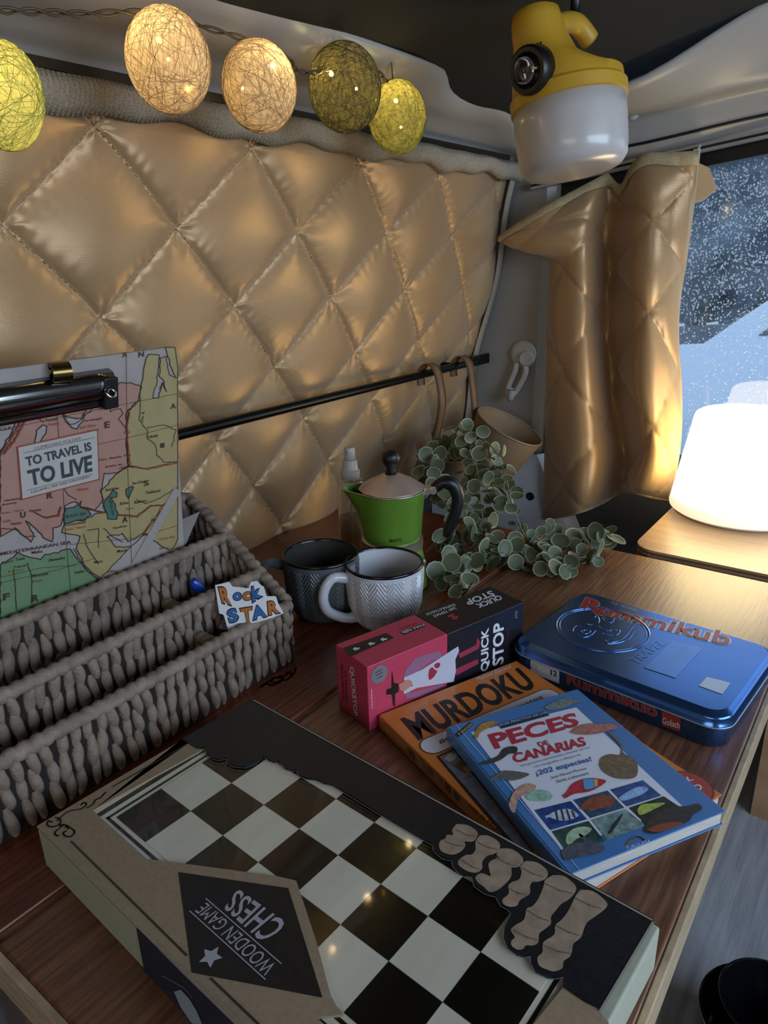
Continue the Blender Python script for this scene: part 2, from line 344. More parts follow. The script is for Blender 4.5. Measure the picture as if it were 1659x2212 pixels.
def tree(x, y, r, h, label):
    t = root('tree', (x, y, -1.25), label, 'tree', 'trees beyond the parked car')
    g = G(); g.tube([(x, y, -1.25), (x+.05, y, -0.2), (x, y, h-0.3)], [0.16, 0.12, 0.06], 8); build('trunk', g, M_trunk, t, smooth=True)
    g = G(); rr = random.Random(int(x*10)+5)
    for k in range(700):
        a = rr.uniform(0, 2*pi); b = math.acos(rr.uniform(-1, 1)); q = r*rr.uniform(0.65, 1.0)
        c = np.array((x+q*math.sin(b)*math.cos(a), y+q*math.sin(b)*math.sin(a), h+q*0.85*math.cos(b))); s = rr.uniform(0.10, 0.26)
        u = np.array([rr.gauss(0, 1) for _ in range(3)]); u /= np.linalg.norm(u); w = np.cross(u, (0.3, 0.5, 0.8)); w /= np.linalg.norm(w)
        g.add([c-u*s, c+w*s*.5, c+u*s, c-w*s*.5], [(0, 1, 2, 3)])
    g.sphere((x, y, h), (r*.8, r*.8, r*.7), 12, 8); build('foliage', g, M_tree, t)
tree(-6.6, 11.5, 2.0, 1.1, 'dark wet tree outside, at the left end of the tailgate window')
tree(-2.1, 10.0, 2.1, 0.95, 'dark wet tree outside, behind the roof of the parked car')
tree(2.9, 11.0, 2.0, 1.0, 'dark wet tree outside, behind the tail of the parked car')
# ================================================================== quilted panel on the side wall
def satin(name, col, rough):
    m = mat(name, col, rough=rough, metal=0.35, var=0.06, scale=900, stretch=(1, 1, 6), sheen=0.35, spec=0.6)
    nt = m.node_tree; tc = [n for n in nt.nodes if n.type == 'TEX_COORD'][0]; b = nt.nodes['Principled BSDF']
    w1 = nt.nodes.new('ShaderNodeTexWave'); w1.bands_direction = 'Z'; w1.inputs['Scale'].default_value = 420; w1.inputs['Distortion'].default_value = 1.5
    w2 = nt.nodes.new('ShaderNodeTexNoise'); w2.inputs['Scale'].default_value = 90; w2.inputs['Detail'].default_value = 5
    ad = nt.nodes.new('ShaderNodeMath'); ad.operation = 'ADD'; nt.links.new(tc.outputs['Object'], w1.inputs['Vector']); nt.links.new(tc.outputs['Object'], w2.inputs['Vector'])
    nt.links.new(w1.outputs['Fac'], ad.inputs[0]); nt.links.new(w2.outputs['Fac'], ad.inputs[1])
    bp = nt.nodes.new('ShaderNodeBump'); bp.inputs['Strength'].default_value = 0.22; bp.inputs['Distance'].default_value = 0.0012; nt.links.new(ad.outputs[0], bp.inputs['Height']); nt.links.new(bp.outputs[0], b.inputs['Normal'])
    return m
M_satin = satin('beige_satin', 'ad8b60', 0.30)
M_tape = mat('woven_tape', 'a39884', rough=0.8, var=0.3, scale=700, bump=0.9, bscale=900)
def vnoise(a, b, seed):
    r = np.random.RandomState(seed); o = np.zeros_like(a)
    for k in range(14):
        th = r.uniform(0, 2*pi); fq = r.uniform(0.5, 2.2); o += np.sin(fq*(a*math.cos(th)+b*math.sin(th))+r.uniform(0, 6.28))
    return o/5
def quilt_height(ka, kb, sy, sz, seed):
    """puff (0..1) of a diamond quilting; ka, kb integer on stitch lines; sy, sz metric coordinates for the wrinkles"""
    fa = ka-np.floor(ka); fb = kb-np.floor(kb); da = np.minimum(fa, 1-fa); db = np.minimum(fb, 1-fb)
    h = (np.clip(np.sin(pi*fa)*np.sin(pi*fb), 0, 1))**0.36*(1+0.32*(fa-fb))
    d = np.minimum(da, db)
    # gathers next to the seams and folds that run out from the crossings
    s = np.where(da < db, kb, ka)
    h += 0.035*np.sin(s*52+3*vnoise(sy*60, sz*60, seed))*np.exp(-d/0.07)*np.clip(d/0.02, 0, 1)
    na = np.round(ka); nb = np.round(kb); ra = ka-na; rb = kb-nb; rr = np.hypot(ra, rb); th = np.arctan2(rb, ra)
    h += 0.15*np.sin(th*5+na*1.7+nb*2.3)*np.exp(-rr/0.16)*np.clip(rr/0.05, 0, 1)
    h += 0.06*vnoise(sy*38, sz*38, seed+1)*np.clip(d*6, 0, 1)
    return h
qy = np.linspace(-0.14, 0.978, 520); qz = np.linspace(-0.055, 0.520, 270)
YY, ZZ = np.meshgrid(qy, qz, indexing='ij')
sp = 0.160+(ZZ-0.18)*0.085; kk = (YY-0.183)/sp; rr_ = (0.5-ZZ)/0.0815
H = quilt_height(kk+rr_/2, kk-rr_/2, YY, ZZ, 11)
edge = np.clip((0.978-YY)/0.03, 0, 1)**0.5*np.clip((0.522-ZZ)/0.02, 0, 1)**0.5
XX = -0.235-0.22*(0.527-ZZ)+0.0145*H*edge+0.004*vnoise(YY*9, ZZ*9, 4)
YE = YY+np.clip((YY-0.9)/0.08, 0, 1)*(0.010*np.sin(ZZ*23)-0.05*np.clip((0.35-ZZ)/0.35, 0, 1)*0)
quilt = root('quilted_wall_panel', (WX(0.0), 0.45, 0.0), 'beige satin quilted panel with diamond stitching covering the side wall', 'quilt')
g = G(); g.grid(np.stack([XX, YE, ZZ], -1)); build('quilted_fabric', g, M_satin, quilt, smooth=True)
# thread stitched along the seams
g = G(); M_thread = mat('stitch_thread', '8c7049', rough=0.7)
def qsurf(y, z):
    i = (y+0.14)/(1.118)*519; j = (z+0.055)/0.575*269
    if not (0 <= i <= 519 and 0 <= j <= 269): return None
    return XX[int(round(i)), int(round(j))]
for sgn in (1, -1):
    for n in range(-8, 14):
        z = 0.515
        while z > 0.0:
            s_ = 0.160+(z-0.18)*0.085; y = 0.183+(n-sgn*(0.5-z)/0.0815/2)*s_
            x = qsurf(y, z)
            if x is not None and y < 0.965:
                z2 = z-0.0026; s2 = 0.160+(z2-0.18)*0.085; y2 = 0.183+(n-sgn*(0.5-z2)/0.0815/2)*s2; x2 = qsurf(y2, z2) or x
                a = np.array((x+.0006, y, z)); b = np.array((x2+.0006, y2, z2)); t = (b-a); w = np.cross(t, (1, 0, 0)); w = w/np.linalg.norm(w)*0.0005
                g.add([a-w, b-w, b+w, a+w], [(0, 1, 2, 3)])
            z -= 0.0042
build('seam_stitching', g, M_thread, quilt, kind='stuff')
# woven tape along the top edge and down the rear edge
g = G(); ys = np.linspace(-0.2, 0.985, 1300)
tp = []
for y in ys:
    w = 0.002*math.sin(y*31)+0.0015*math.sin(y*73+1); rb0 = [.0009*math.sin(2*pi*y/.0046+k*1.1) for k in range(5)]; tp.append([(WX(.53)+.014+.002*math.sin(y*19)+rb0[0], y, 0.532+.3*w), (WX(.52)+.021+rb0[1], y, 0.525+w), (WX(.515)+.0222+rb0[2], y, 0.519+w), (WX(.51)+.0215+rb0[3], y, 0.513+w), (WX(.51)+.013+rb0[4], y, 0.506+1.6*w)])
g.grid(tp); build('binding_tape', g, M_tape, quilt, smooth=True, solid=0.002, label='ribbed grey tape along the top')
g = G(); tp = []
for z in np.linspace(-0.05, 0.53, 160):
    y = 0.975+0.010*math.sin(z*23); tp.append([(WX(z)+.012, y-.012, z), (WX(z)+.014, y+.001, z), (WX(z)+.004, y+.012, z), (WX(z)-.006, y+.008, z)])
g.grid(tp); build('binding_tape', g, M_tape, quilt, smooth=True, solid=0.002)
# ================================================================== table
def wood(name, c1, c2, rough, along='y', sc=26, coat=0.5):
    st = (9, 0.7, 3) if along == 'y' else (0.7, 9, 3)
    m = mat(name, c1, rough=rough, scale=sc, stretch=st, col2=c2, bump=0.25, bscale=30, coat=coat, coatr=0.30)
    return m
M_red = wood('red_stained_wood', '421a0c', '743820', 0.42); M_brown = wood('brown_wood', '4b2d1c', '7a4f33', 0.40); M_edge = mat('pale_ply_edge', 'a08a6c', rough=0.6, var=0.25, scale=60, stretch=(1, 1, 8))
table = root('table', (0.0, 0.27, -0.4), 'dark red-brown wooden plank table below the quilted wall', 'table')
g = G(); g.box((-0.345, -0.121, -0.028), (-0.0125, 0.672, 0.0)); build('plank', g, M_red, table, bevel=0.002)
g = G(); g.box((-0.0045, -0.121, -0.028), (0.321, 0.676, 0.0)); build('plank', g, M_brown, table, bevel=0.002)
g = G(); g.box((-0.0125, -0.121, -0.028), (-0.0045, 0.672, -0.0035)); build('joint', g, mat('joint_filler', '7d5d42', rough=0.7, var=0.4, scale=50), table)
g = G(); g.box((-0.345, -0.126, -0.028), (0.321, -0.121, -0.0005)); build('edge_band', g, M_edge, table, bevel=0.001)
g = G(); g.box((0.321, -0.126, -0.028), (0.326, 0.676, -0.0005)); build('edge_band', g, M_edge, table, bevel=0.001)
g = G(); g.box((-0.30, -0.06, -0.075), (0.24, 0.60, -0.028)); build('apron', g, M_brown, table)
for lx in (-0.28, 0.18):
    for ly in (-0.05, 0.54):
        g = G(); g.box((lx, ly, -0.4), (lx+.045, ly+.045, -0.075)); build('leg', g, M_brown, table, bevel=0.003)
# burnt scroll ornament on the red plank
pt = Plane((0, 0, 0.0), (0, 0, 1)); zf = zoom(350, 1450, 2.765)
L_ = [cr([pt.at(*zf(p)) for p in q], 5) for q in (((580, 100), (620, 75), (660, 85), (700, 60), (750, 50), (775, 20), (740, 5)), ((600, 95), (640, 60), (690, 75), (720, 45), (700, 30)), ((650, 60), (670, 40), (700, 40), (735, 25), (770, 0)), ((760, 40), (790, 10), (800, -20)))]
strokes('scroll_ornament', L_, 0.0022, (0, 0, 1), mat('burnt_mark', '2a160c', rough=0.6), table)
# plywood shelf with the lamp
shelf = root('plywood_shelf', (0.5, 0.85, -0.02), 'light plywood shelf with rounded corner under the glowing lamp', 'shelf')
M_ply = wood('light_plywood', '9c7a58', 'b5926c', 0.38, along='x', sc=10)
q0 = PZ(1368, 1180, .003)
def rounded(x0, y0, x1, y1, r, n=6, z=0.0, corners=(1, 1, 1, 1)):
    out = []
    for k, (cx, cy, a0) in enumerate(((x0+r, y0+r, pi), (x1-r, y0+r, 1.5*pi), (x1-r, y1-r, 0), (x0+r, y1-r, .5*pi))):
        if corners[k]: out += [(cx+r*math.cos(a0+i*pi/2/n), cy+r*math.sin(a0+i*pi/2/n), z) for i in range(n+1)]
        else: out.append(((x0, x1, x1, x0)[k], (y0, y0, y1, y1)[k], z))
    return out
for i in range(7):
    top = 0.003-0.0032*i; ins = 0 if i == 0 else (0.0004 if i % 2 else 0.0)
    g = G(); pp = rounded(0.108+ins, 0.693+ins, 1.05, 1.0, 0.03, 6, top, (1, 0, 0, 0)); g.prism(pp, (0, 0, -0.0032))
    build('ply_layer' if i else 'top_layer', g, M_ply if i == 0 else mat('ply_%d' % (i % 2), ('8d7355', '5d4731')[i % 2], rough=0.6, var=0.2, scale=80, stretch=(.3, 1, 1)), shelf)
for sx in (0.3, 0.95):
    g = G(); g.box((sx, 0.75, -0.4), (sx+.04, 0.98, -0.0194)); build('support', g, M_ply, shelf)
# ================================================================== chess box
M_kraft = mat('kraft_card', '8a775f', rough=0.75, var=0.10, scale=350); M_cardblk = mat('black_card', '15171c', rough=0.33, var=0.25, scale=200, bump=0.1, bscale=600)
M_light = mat('light_veneer', 'bdb8a6', rough=0.20, var=0.07, scale=12, stretch=(5, .6, 1), coat=0.9, coatr=0.05); M_darkv = mat('dark_veneer', '0f0d09', rough=0.22, var=0.4, scale=12, stretch=(5, .6, 1), coat=0.9, coatr=0.05)
M_pale = mat('pale_card_side', '9fa08c', rough=0.7, var=0.05, scale=200); M_navy = mat('navy_card', '232b3b', rough=0.4, var=0.15, scale=150)
ang = math.radians(-3.60); ex = np.array((math.cos(ang), math.sin(ang), 0)); ey = np.array((-math.sin(ang), math.cos(ang), 0)); ez = np.array((0, 0, 1.0))
O = np.array((-0.0375, -0.0712, 0.0)); LX, LY, ZT, ZB = 0.3465, 0.184, 0.0333, 0.0319
bxy = lambda a, b, z=0.0: O+ex*a+ey*b+ez*z
chess = root('chess_box', tuple(bxy(LX/2, LY/2)), 'flat wooden chess set in a kraft and black box with checkerboard window', 'game box')
g = G(); g.prism([bxy(0, 0), bxy(LX, 0), bxy(LX, LY), bxy(0, LY)], (0, 0, 0.0312)); build('box_body', g, M_pale, chess, bevel=0.0015)
pb = Plane((0, 0, ZB), (0, 0, 1)); pc = Plane((0, 0, ZT), (0, 0, 1))
bu = np.array((0.2795, -0.0172, 0))/8; bv = np.array((0.0021, 0.0349, 0))
bp_ = lambda i, j, z=ZB: bu*i+bv*j+ez*z
g = G(); g.prism([bp_(-.62, -1.35, .0310), bp_(8.4, -1.35, .0310), bp_(8.4, 3.02, .0310), bp_(-.62, 3.02, .0310)], (0, 0, .0007)); build('board_base', g, M_light, chess)
for i in range(8):
    for j in range(-1, 3):
        g = G(); e = .004; g.prism([bp_(i+e, j+e, .0316), bp_(i+1-e, j+e, .0316), bp_(i+1-e, j+1-e, .0316), bp_(i+e, j+1-e, .0316)], (0, 0, .0004))
        build('light_square' if (i+j) % 2 == 0 else 'dark_square', g, M_light if (i+j) % 2 == 0 else M_darkv, chess)
g = G()
for a0, a1 in ((.08, .14), (.26, .38)):
    for q in (((-a1, -1-a1), (-a0, -1-a1), (-a0, 3), (-a1, 3)), ((-a1, -1-a1), (8+a1, -1-a1), (8+a1, -1-a0), (-a1, -1-a0)), ((8+a0, -1-a1), (8+a1, -1-a1), (8+a1, 3), (8+a0, 3))):
        g.add([bp_(i, j, .0319) for i, j in q], [(0, 1, 2, 3)])
build('board_border', g, M_darkv, chess)
# cover: kraft frame, diamond patch, black flap with die-cut scallops
za = zoom(0, 1650, 2.304); zb_ = zoom(350, 1450, 2.765); zc3 = zoom(850, 1750, 2.765); zc5 = zoom(550, 1800, 2.552)
P = lambda p: pb.at(*p)
edge_px = [(201, 1754), (318, 1859), (366, 1865), (441, 1875), (597, 1896), (640, 1906), (660, 1965), (683, 2035), (714.6, 2152.7), (728, 2180), (742, 2196)]
kraft = [bxy(0, 0, ZB), bxy(0, LY, ZB)]
kraft += [P((393, 1600)), P((424, 1620)), P((441, 1621))]+[P(p) for p in edge_px]+[bxy(0.235, 0.028, ZB), bxy(0.312, 0.028, ZB), P((1216, 2137)), P((1262, 2169)), P((1289, 2182)), bxy(LX, 0.115, ZB), bxy(LX, 0, ZB)]
g = G(); g.prism(kraft[::-1], (0, 0, ZT-ZB)); build('kraft_cover', g, M_kraft, chess)
flap = [(393, 1600), (548, 1513), None, (1412, 1991), (1297, 2184), (1289, 2182), (1262, 2169), (1216, 2137), (1217, 2112), (1200, 2116), (1183, 2115), (1157, 2103), (1146, 2083), (1145, 2066), (1132, 2070), (1117, 2066), (1096, 2050), (1087, 2028), (1089, 2003), (1103, 1974), (1096, 1966), (1081, 1958), (1070, 1938), (1058, 1936), (1045, 1931), (1024, 1916), (1018, 1895), (1005, 1895), (993, 1891), (978, 1873), (975, 1860), (965, 1859), (953, 1855), (937, 1840), (933, 1826), (911, 1815), (850, 1779), (717, 1698), (700, 1695), (683, 1687), (664, 1685), (645, 1678), (641, 1667), (628, 1667), (616, 1663), (603, 1647), (592, 1649), (581, 1645), (569, 1636), (552, 1652), (531, 1660), (505, 1658), (491, 1649), (489, 1640), (476, 1644), (462, 1642), (446, 1632), (442, 1618), (424, 1620)]
fp = []
for p in flap:
    if p is None: continue
    fp.append(P(p))
g = G(); g.prism(fp[::-1] if False else fp, (0, 0, ZT-ZB+.0006))
nrm = sum(np.cross(fp[i], fp[(i+1) % len(fp)]) for i in range(len(fp)))
if nrm[2] < 0: g = G(); g.prism(fp[::-1], (0, 0, ZT-ZB+.0006))
build('black_flap', g, M_cardblk, chess)
# worn pale edge of the flap
pf = Plane((0, 0, ZT+.0006), (0, 0, 1))
strokes('worn_edge', [[pf.at(548, 1513), pf.at(1412, 1990)], [pf.at(1412, 1990), pf.at(1297, 2184)]], 0.0012, ez, mat('worn_card', '8b8478', rough=0.8), chess)
strokes('cut_edge', [[pf.at(*p) for p in flap[8:] if p]], 0.0005, ez, flat('5c5f5e'), chess)
pieces = [[(375,85),(440,90),(500,130),(495,170),(470,190),(425,190),(430,215),(400,250),(350,268),(290,250),(272,215),(280,185),(310,170),(320,148),(355,150),(350,120)],
 [(515,152),(570,155),(632,195),(630,240),(595,265),(560,275),(530,310),(530,350),(495,375),(440,365),(390,330),(390,300),(430,270),(470,265),(490,235),(490,190)],
 [(640,230),(710,235),(772,285),(765,330),(725,345),(705,345),(705,390),(680,430),(620,480),(575,490),(540,460),(500,430),(490,400),(520,378),(550,385),(580,395),(575,370),(568,320),(600,295),(630,290),(615,262)],
 [(790,305),(860,315),(920,365),(910,410),(860,430),(830,430),(815,460),(815,500),(770,530),(750,545),(740,570),(700,580),(660,565),(650,535),(680,510),(690,490),(685,455),(710,430),(750,415),(765,370),(755,335)],
 [(950,390),(1020,395),(1088,455),(1080,500),(1040,540),(1005,560),(970,600),(940,640),(940,680),(900,715),(870,740),(865,790),(835,810),(790,810),(775,830),(740,835),(705,810),(705,780),(725,760),(700,720),(725,690),(780,655),(795,590),(830,575),(865,530),(895,460),(905,420)],
 [(1115,478),(1190,485),(1272,550),(1265,590),(1200,640),(1150,680),(1120,760),(1075,800),(1065,850),(1050,880),(1015,905),(1010,945),(960,965),(920,955),(870,930),(860,880),(890,850),(895,790),(960,745),(965,690),(1000,660),(1040,610),(1070,550),(1090,510)]]
M_pw = mat('printed_wood', '8f7c69', rough=0.45, var=0.22, scale=120); M_pw2 = mat('printed_wood_ring', '6f5f50', rough=0.45)
names = ['pawn', 'rook', 'knight', 'bishop', 'queen', 'king']
rings = [[((315, 190), (425, 215)), ((375, 120), (495, 160))], [((410, 300), (510, 355)), ((505, 195), (620, 235))], [((612, 285), (735, 335)), ], [((765, 345), (895, 400)), ((690, 470), (790, 505))], [((905, 440), (1070, 500)), ((800, 600), (930, 665)), ((720, 720), (860, 780))], [((1085, 525), (1240, 590)), ((970, 690), (1110, 750)), ((895, 810), (1060, 860))]]
for nme, pc_, rg in zip(names, pieces, rings):
    o = poly(nme+'_picture', pf, pc_, M_pw, chess, .0002, zc3, smoothn=3)
    for a, b in rg: strokes('turned_ring', [[pf.at(*zc3(a)), pf.at(*zc3(((a[0]+b[0])/2+6, (a[1]+b[1])/2+12))), pf.at(*zc3(b))]], 0.0008, ez, M_pw2, o, .0004)
dia = [(888, 540), (1435, 620), (1605, 1165), (955, 1040)]
patch = poly('diamond_label', pc, dia, M_cardblk, chess, .0002, za)
M_silver = flat('9b99a0')
ptext('lettering', 'CHESS', pc, [(1440, 800), (1185, 622), (1112, 722), (1305, 895)], M_silver, patch, .0004, za, bold=.015, sp=1.02)
ptext('lettering', 'WOODEN GAME', pc, [(1382, 1005), (1030, 692), (968, 735), (1318, 1058)], M_silver, patch, .0004, za)
strokes('rule_line', [[pc.at(*za(p)) for p in q] for q in (((1025, 672), (1400, 997)), ((945, 735), (1320, 1075)))], 0.0006, ez, M_silver, patch, .0004)
sc_ = pc.at(*za((1050, 962))); r0 = np.linalg.norm(pc.at(*za((1110, 962)))-sc_)
st = []
for k in range(10):
    a = 2*pi*k/10+0.5; rr = r0*(1 if k % 2 == 0 else .5); st.append(sc_+np.array((rr*math.cos(a), rr*math.sin(a), .0004)))
g = G(); g.add(st, [tuple(range(10))]); build('star', g, M_silver, patch)
M_ink = flat('2e261d')
for q in ([pc.at(*za((355, 387))), pc.at(*za((930, 955)))], [pc.at(*za((1050, 1070))), pc.at(*za((1290, 1300)))], [pc.at(244, 1700), pc.at(402, 1609)], [bxy(.30, .012, ZT), bxy(.338, .012, ZT), bxy(.338, .10, ZT)]): strokes('border_line', [q], 0.0011, ez, M_ink, chess)
zs3 = zoom(0, 1400, 2.5136)
sw = [[(300, 920), (330, 935), (325, 965), (350, 960), (395, 985), (405, 1005), (385, 1025), (355, 1022), (345, 1005), (362, 995)], [(325, 960), (290, 972), (260, 965), (262, 940), (285, 948)], [(345, 965), (305, 995), (300, 1015), (320, 1022)], [(310, 940), (370, 890), (440, 875), (470, 850), (455, 840), (440, 855)], [(470, 870), (505, 850), (520, 825), (545, 815), (560, 800), (575, 785)], [(355, 975), (365, 965), (372, 985)]]
strokes('corner_scroll', [cr([pc.at(*zs3(p)) for p in q], 5) for q in sw], 0.0010, ez, M_ink, chess)
# navy diamond running down the long side
psd = Plane(bxy(0, -.0003), -ey)
o = poly('side_emblem', psd, [(295, 2004), (313, 2100), (470, 2262), (560, 2262)], M_navy, chess, .0003)
pts = [psd.at(*za(p), .0006) for p in ((870, 1130), (905, 1120), (950, 1170), (985, 1230), (1010, 1290), (960, 1290), (905, 1210))]
g = G(); g.add(pts, [tuple(range(7))]); build('star_picture', g, flat('8f9db0'), o)
strokes('emblem_line', [[psd.at(*za(p)) for p in ((810, 1050), (920, 1110), (960, 1160))]], .0004, -ey, flat('8f9db0'), o, .0006)
# ================================================================== books and boxes
def slab(name, A, e1, e2, w, l, z0, z1, m, parent, bevel=0.0006):
    g = G(); p = [A, A+e2*l, A+e2*l+e1*w, A+e1*w]; g.prism([np.array((q[0], q[1], z0)) for q in p], (0, 0, z1-z0)); return build(name, g, m, parent, bevel=bevel)
def dirs(deg1):
    a = math.radians(deg1); return np.array((math.cos(a), math.sin(a), 0)), np.array((math.cos(a-pi/2), math.sin(a-pi/2), 0))
M_pages = mat('book_pages', 'b7b3aa', rough=0.8, var=0.2, scale=900, stretch=(.05, .05, 4))
# orange puzzle book
A = np.array((0.0608, 0.1779, 0)); e1, e2 = dirs(68.2); W, Lg, T1 = 0.1548, 0.2185, 0.0142
mur = root('orange_puzzle_book', tuple(A+e1*W/2+e2*Lg/2), 'orange paperback with black MURDOKU title, under the blue fish book', 'book')
M_or = mat('orange_cover', 'c4702c', rough=0.30, var=0.05, coat=0.3); slab('pages', A+e1*.003+e2*.002, e1, e2, W-.005, Lg-.003, .0012, T1-.0012, M_pages, mur)
slab('front_cover', A, e1, e2, W, Lg, T1-.0012, T1, M_or, mur); slab('back_cover', A, e1, e2, W, Lg, 0.0002, .0013, M_or, mur)
sp_ = slab('spine', A-e2*.0016, e1, e2, W, .0035, 0.0002, T1, M_or, mur)
# which edge is the spine: the long edge that starts at A and runs along e2
bpy.data.objects.remove(sp_)
sp_ = slab('spine', A-e1*.0016, e1, e2, .0035, Lg, 0.0002, T1, M_or, mur, bevel=.0012)
pm = Plane((0, 0, T1), (0, 0, 1)); z6 = zoom(780, 1400, 3.19); z7 = zoom(950, 1450, 2.552)
M_blk = flat('15110f'); M_wh = flat('c9cad0')
ptext('title_lettering', 'MURDOKU', pm, [(400, 640), (1218, 268), (1082, 135), (268, 488)], M_blk, mur, .0003, z6, bold=.03, label='black title lettering')
ptext('author_lettering', 'Manuel Garand', pm, [(798, 228), (1032, 138), (1024, 116), (790, 206)], M_wh, mur, .0003, z6)
pa = pm.at(*z6((492, 672))); pbb = pm.at(*z6((1292, 330))); t_ = (pbb-pa)/np.linalg.norm(pbb-pa); n_ = np.cross((0, 0, 1), t_)
def pill(r, lift): return [pbb+r*(math.cos(a)*t_+math.sin(a)*n_)+ez*lift for a in np.linspace(-pi/2, pi/2, 9)]+[pa-r*(math.cos(a)*t_+math.sin(a)*n_)+ez*lift for a in np.linspace(-pi/2, pi/2, 9)]
g = G(); q = pill(.0105, .0002); g.add(q, [tuple(range(len(q)))]); pl_o = build('caption_outline', g, M_blk, mur)
g = G(); q = pill(.0096, .0003); g.add(q, [tuple(range(len(q)))]); pl_i = build('caption_band', g, M_wh, mur)
ptext('caption_lettering', '80 casos de asesinatos', pm, [(545, 668), (1255, 348), (1240, 322), (532, 640)], flat('3b2a52'), mur, .0005, z6, bold=.008)
poly('picture_frame', pm, [(518, 748), (640, 690), (1190, 1400), (1100, 1440)], M_blk, mur, .0002, z6)
pic = poly('cover_picture', pm, [(540, 752), (640, 705), (1180, 1400), (1120, 1420)], mat('picture_grey', '6d6c78', rough=.4, var=.3, scale=160), mur, .0003, z6)
poly('picture_shape', pm, [(575, 765), (610, 730), (655, 740), (650, 765), (610, 785)], flat('a9a596'), pic, .0005, z6, 3)
poly('picture_shape', pm, [(640, 820), (690, 770), (720, 790), (770, 840), (720, 865), (660, 830)], flat('5a3f2c'), pic, .0005, z6, 3)
poly('picture_shape', pm, [(700, 830), (740, 810), (765, 850), (730, 870)], flat('8f6a45'), pic, .0006, z6)
strokes('picture_planks', [[pm.at(*z6(a)), pm.at(*z6(b))] for a, b in (((700, 905), (800, 870)), ((790, 975), (880, 930)), ((880, 1050), (940, 1020)))], .0005, ez, flat('3e3d46'), pic, .0005)
poly('cover_picture', pm, [(960, 285), (1100, 400), (1230, 560), (1420, 780), (1330, 700), (1200, 560)], mat('picture_dark', '3b4237', rough=.4, var=.6, scale=150), mur, .0002, z7)
cc = pm.at(*z7((1372, 640))); rc = np.linalg.norm(pm.at(*z7((1505, 672)))-cc)
for nm, rr, ml, lf in (('seal_ring', rc*1.07, flat('5d2420'), .0003), ('seal', rc, flat('a23c33'), .0004)):
    g = G(); g.add([cc+np.array((rr*math.cos(a), rr*math.sin(a), lf)) for a in np.linspace(0, 2*pi, 33)[:-1]], [tuple(range(32))]); so = build(nm, g, ml, mur)
ptext('seal_lettering', 'VIAJE AL', pm, [(1130, 695), (1405, 610), (1388, 578), (1115, 660)], M_wh, so, .0006, z7, bold=.02)
ptext('seal_lettering', 'PASADO', pm, [(1200, 725), (1452, 655), (1435, 622), (1188, 690)], M_wh, so, .0006, z7, bold=.02)
ps = Plane(A-e1*.0017, -e1)
ptext('spine_lettering', 'Manuel Garand', ps, [(155, 548), (300, 692), (318, 668), (172, 540)], flat('d9c2ad'), sp_, .0003, z6)
for k in range(6):
    a = 330+k*62; b = 690+k*58
    poly('spine_picture', ps, [(a, b), (a+38, b+38), (a+38, b+82), (a, b+44)], flat(('6b5436', 'b08a6a', '92634a', 'a3825f', '7a4232', '45566b')[k]), sp_, .0003, z6)
ptext('spine_lettering', 'VIAJE AL PASADO', ps, [(735, 1095), (985, 1322), (1010, 1290), (745, 1068)], flat('5d2a14'), sp_, .0003, z6, bold=.01)
# blue fish guide on top of it
ZP = 0.0270; A = np.array((0.1268, 0.1808, 0)); e1, e2 = dirs(59.3); W, Lg = 0.1270, 0.1592
pec = root('fish_guide_book', tuple(A+e1*W/2+e2*Lg/2+ez*.0153), 'blue paperback fish guide titled PECES DE CANARIAS on top of the orange book', 'book')
M_bl = mat('blue_cover', '3f6fa6', rough=0.24, var=0.06, scale=30, coat=0.5, coatr=.12)
slab('pages', A+e1*.002+e2*.002, e1, e2, W-.004, Lg-.003, .0163, ZP-.001, M_pages, pec); slab('front_cover', A, e1, e2, W, Lg, ZP-.0009, ZP, M_bl, pec, .0003); slab('back_cover', A, e1, e2, W, Lg, .0154, .0162, M_bl, pec, .0003)
sp2 = slab('spine', A-e1*.0012, e1, e2, .003, Lg, .0154, ZP, M_bl, pec, .001)
pp = Plane((0, 0, ZP), (0, 0, 1))
strokes('crease_line', [[A+e1*.0075+ez*ZP, A+e1*.0075+e2*Lg+ez*ZP]], .0006, ez, flat('9fb9d8'), pec, .0003)
M_page = flat('c6cad6')
panel = poly('white_panel', pp, [(172, 338), (752, 200), (1338, 745), (668, 985)], M_page, pec, .0002, z7)
M_rd = flat('a32a3c')
ptext('title_lettering', 'PECES', pp, [(306, 434), (772, 302), (748, 228), (262, 352)], M_rd, pec, .0005, z7, bold=.035, label='red title lettering')
ptext('title_lettering', 'DE', pp, [(552, 420), (606, 405), (590, 382), (535, 396)], M_rd, pec, .0005, z7, bold=.03)
ptext('title_lettering', 'CANARIAS', pp, [(412, 512), (812, 412), (792, 362), (396, 458)], M_rd, pec, .0005, z7, bold=.035)
ptext('subtitle_lettering', 'Una guía para submarinistas y amantes del mar', pp, [(448, 533), (832, 428), (828, 415), (444, 520)], flat('4a5160'), pec, .0005, z7)
ptext('subtitle_lettering', 'con fotografías y dibujos de', pp, [(522, 538), (778, 470), (774, 456), (518, 525)], flat('4a5160'), pec, .0005, z7)
ptext('subtitle_lettering', '¡202 especies!', pp, [(538, 588), (842, 505), (830, 472), (526, 552)], flat('2f5f9c'), pec, .0005, z7, bold=.02)
ptext('author_lettering', 'José Manuel Moreno', pp, [(615, 602), (812, 548), (808, 530), (612, 582)], flat('3a4150'), pec, .0005, z7)
ptext('author_lettering', 'Sacha Lobenstein', pp, [(645, 620), (822, 572), (818, 555), (642, 602)], flat('3a4150'), pec, .0005, z7)
poly('name_strip', pp, [(322, 296), (580, 222), (606, 245), (338, 320)], flat('1d2c4d'), pec, .0004, z7)
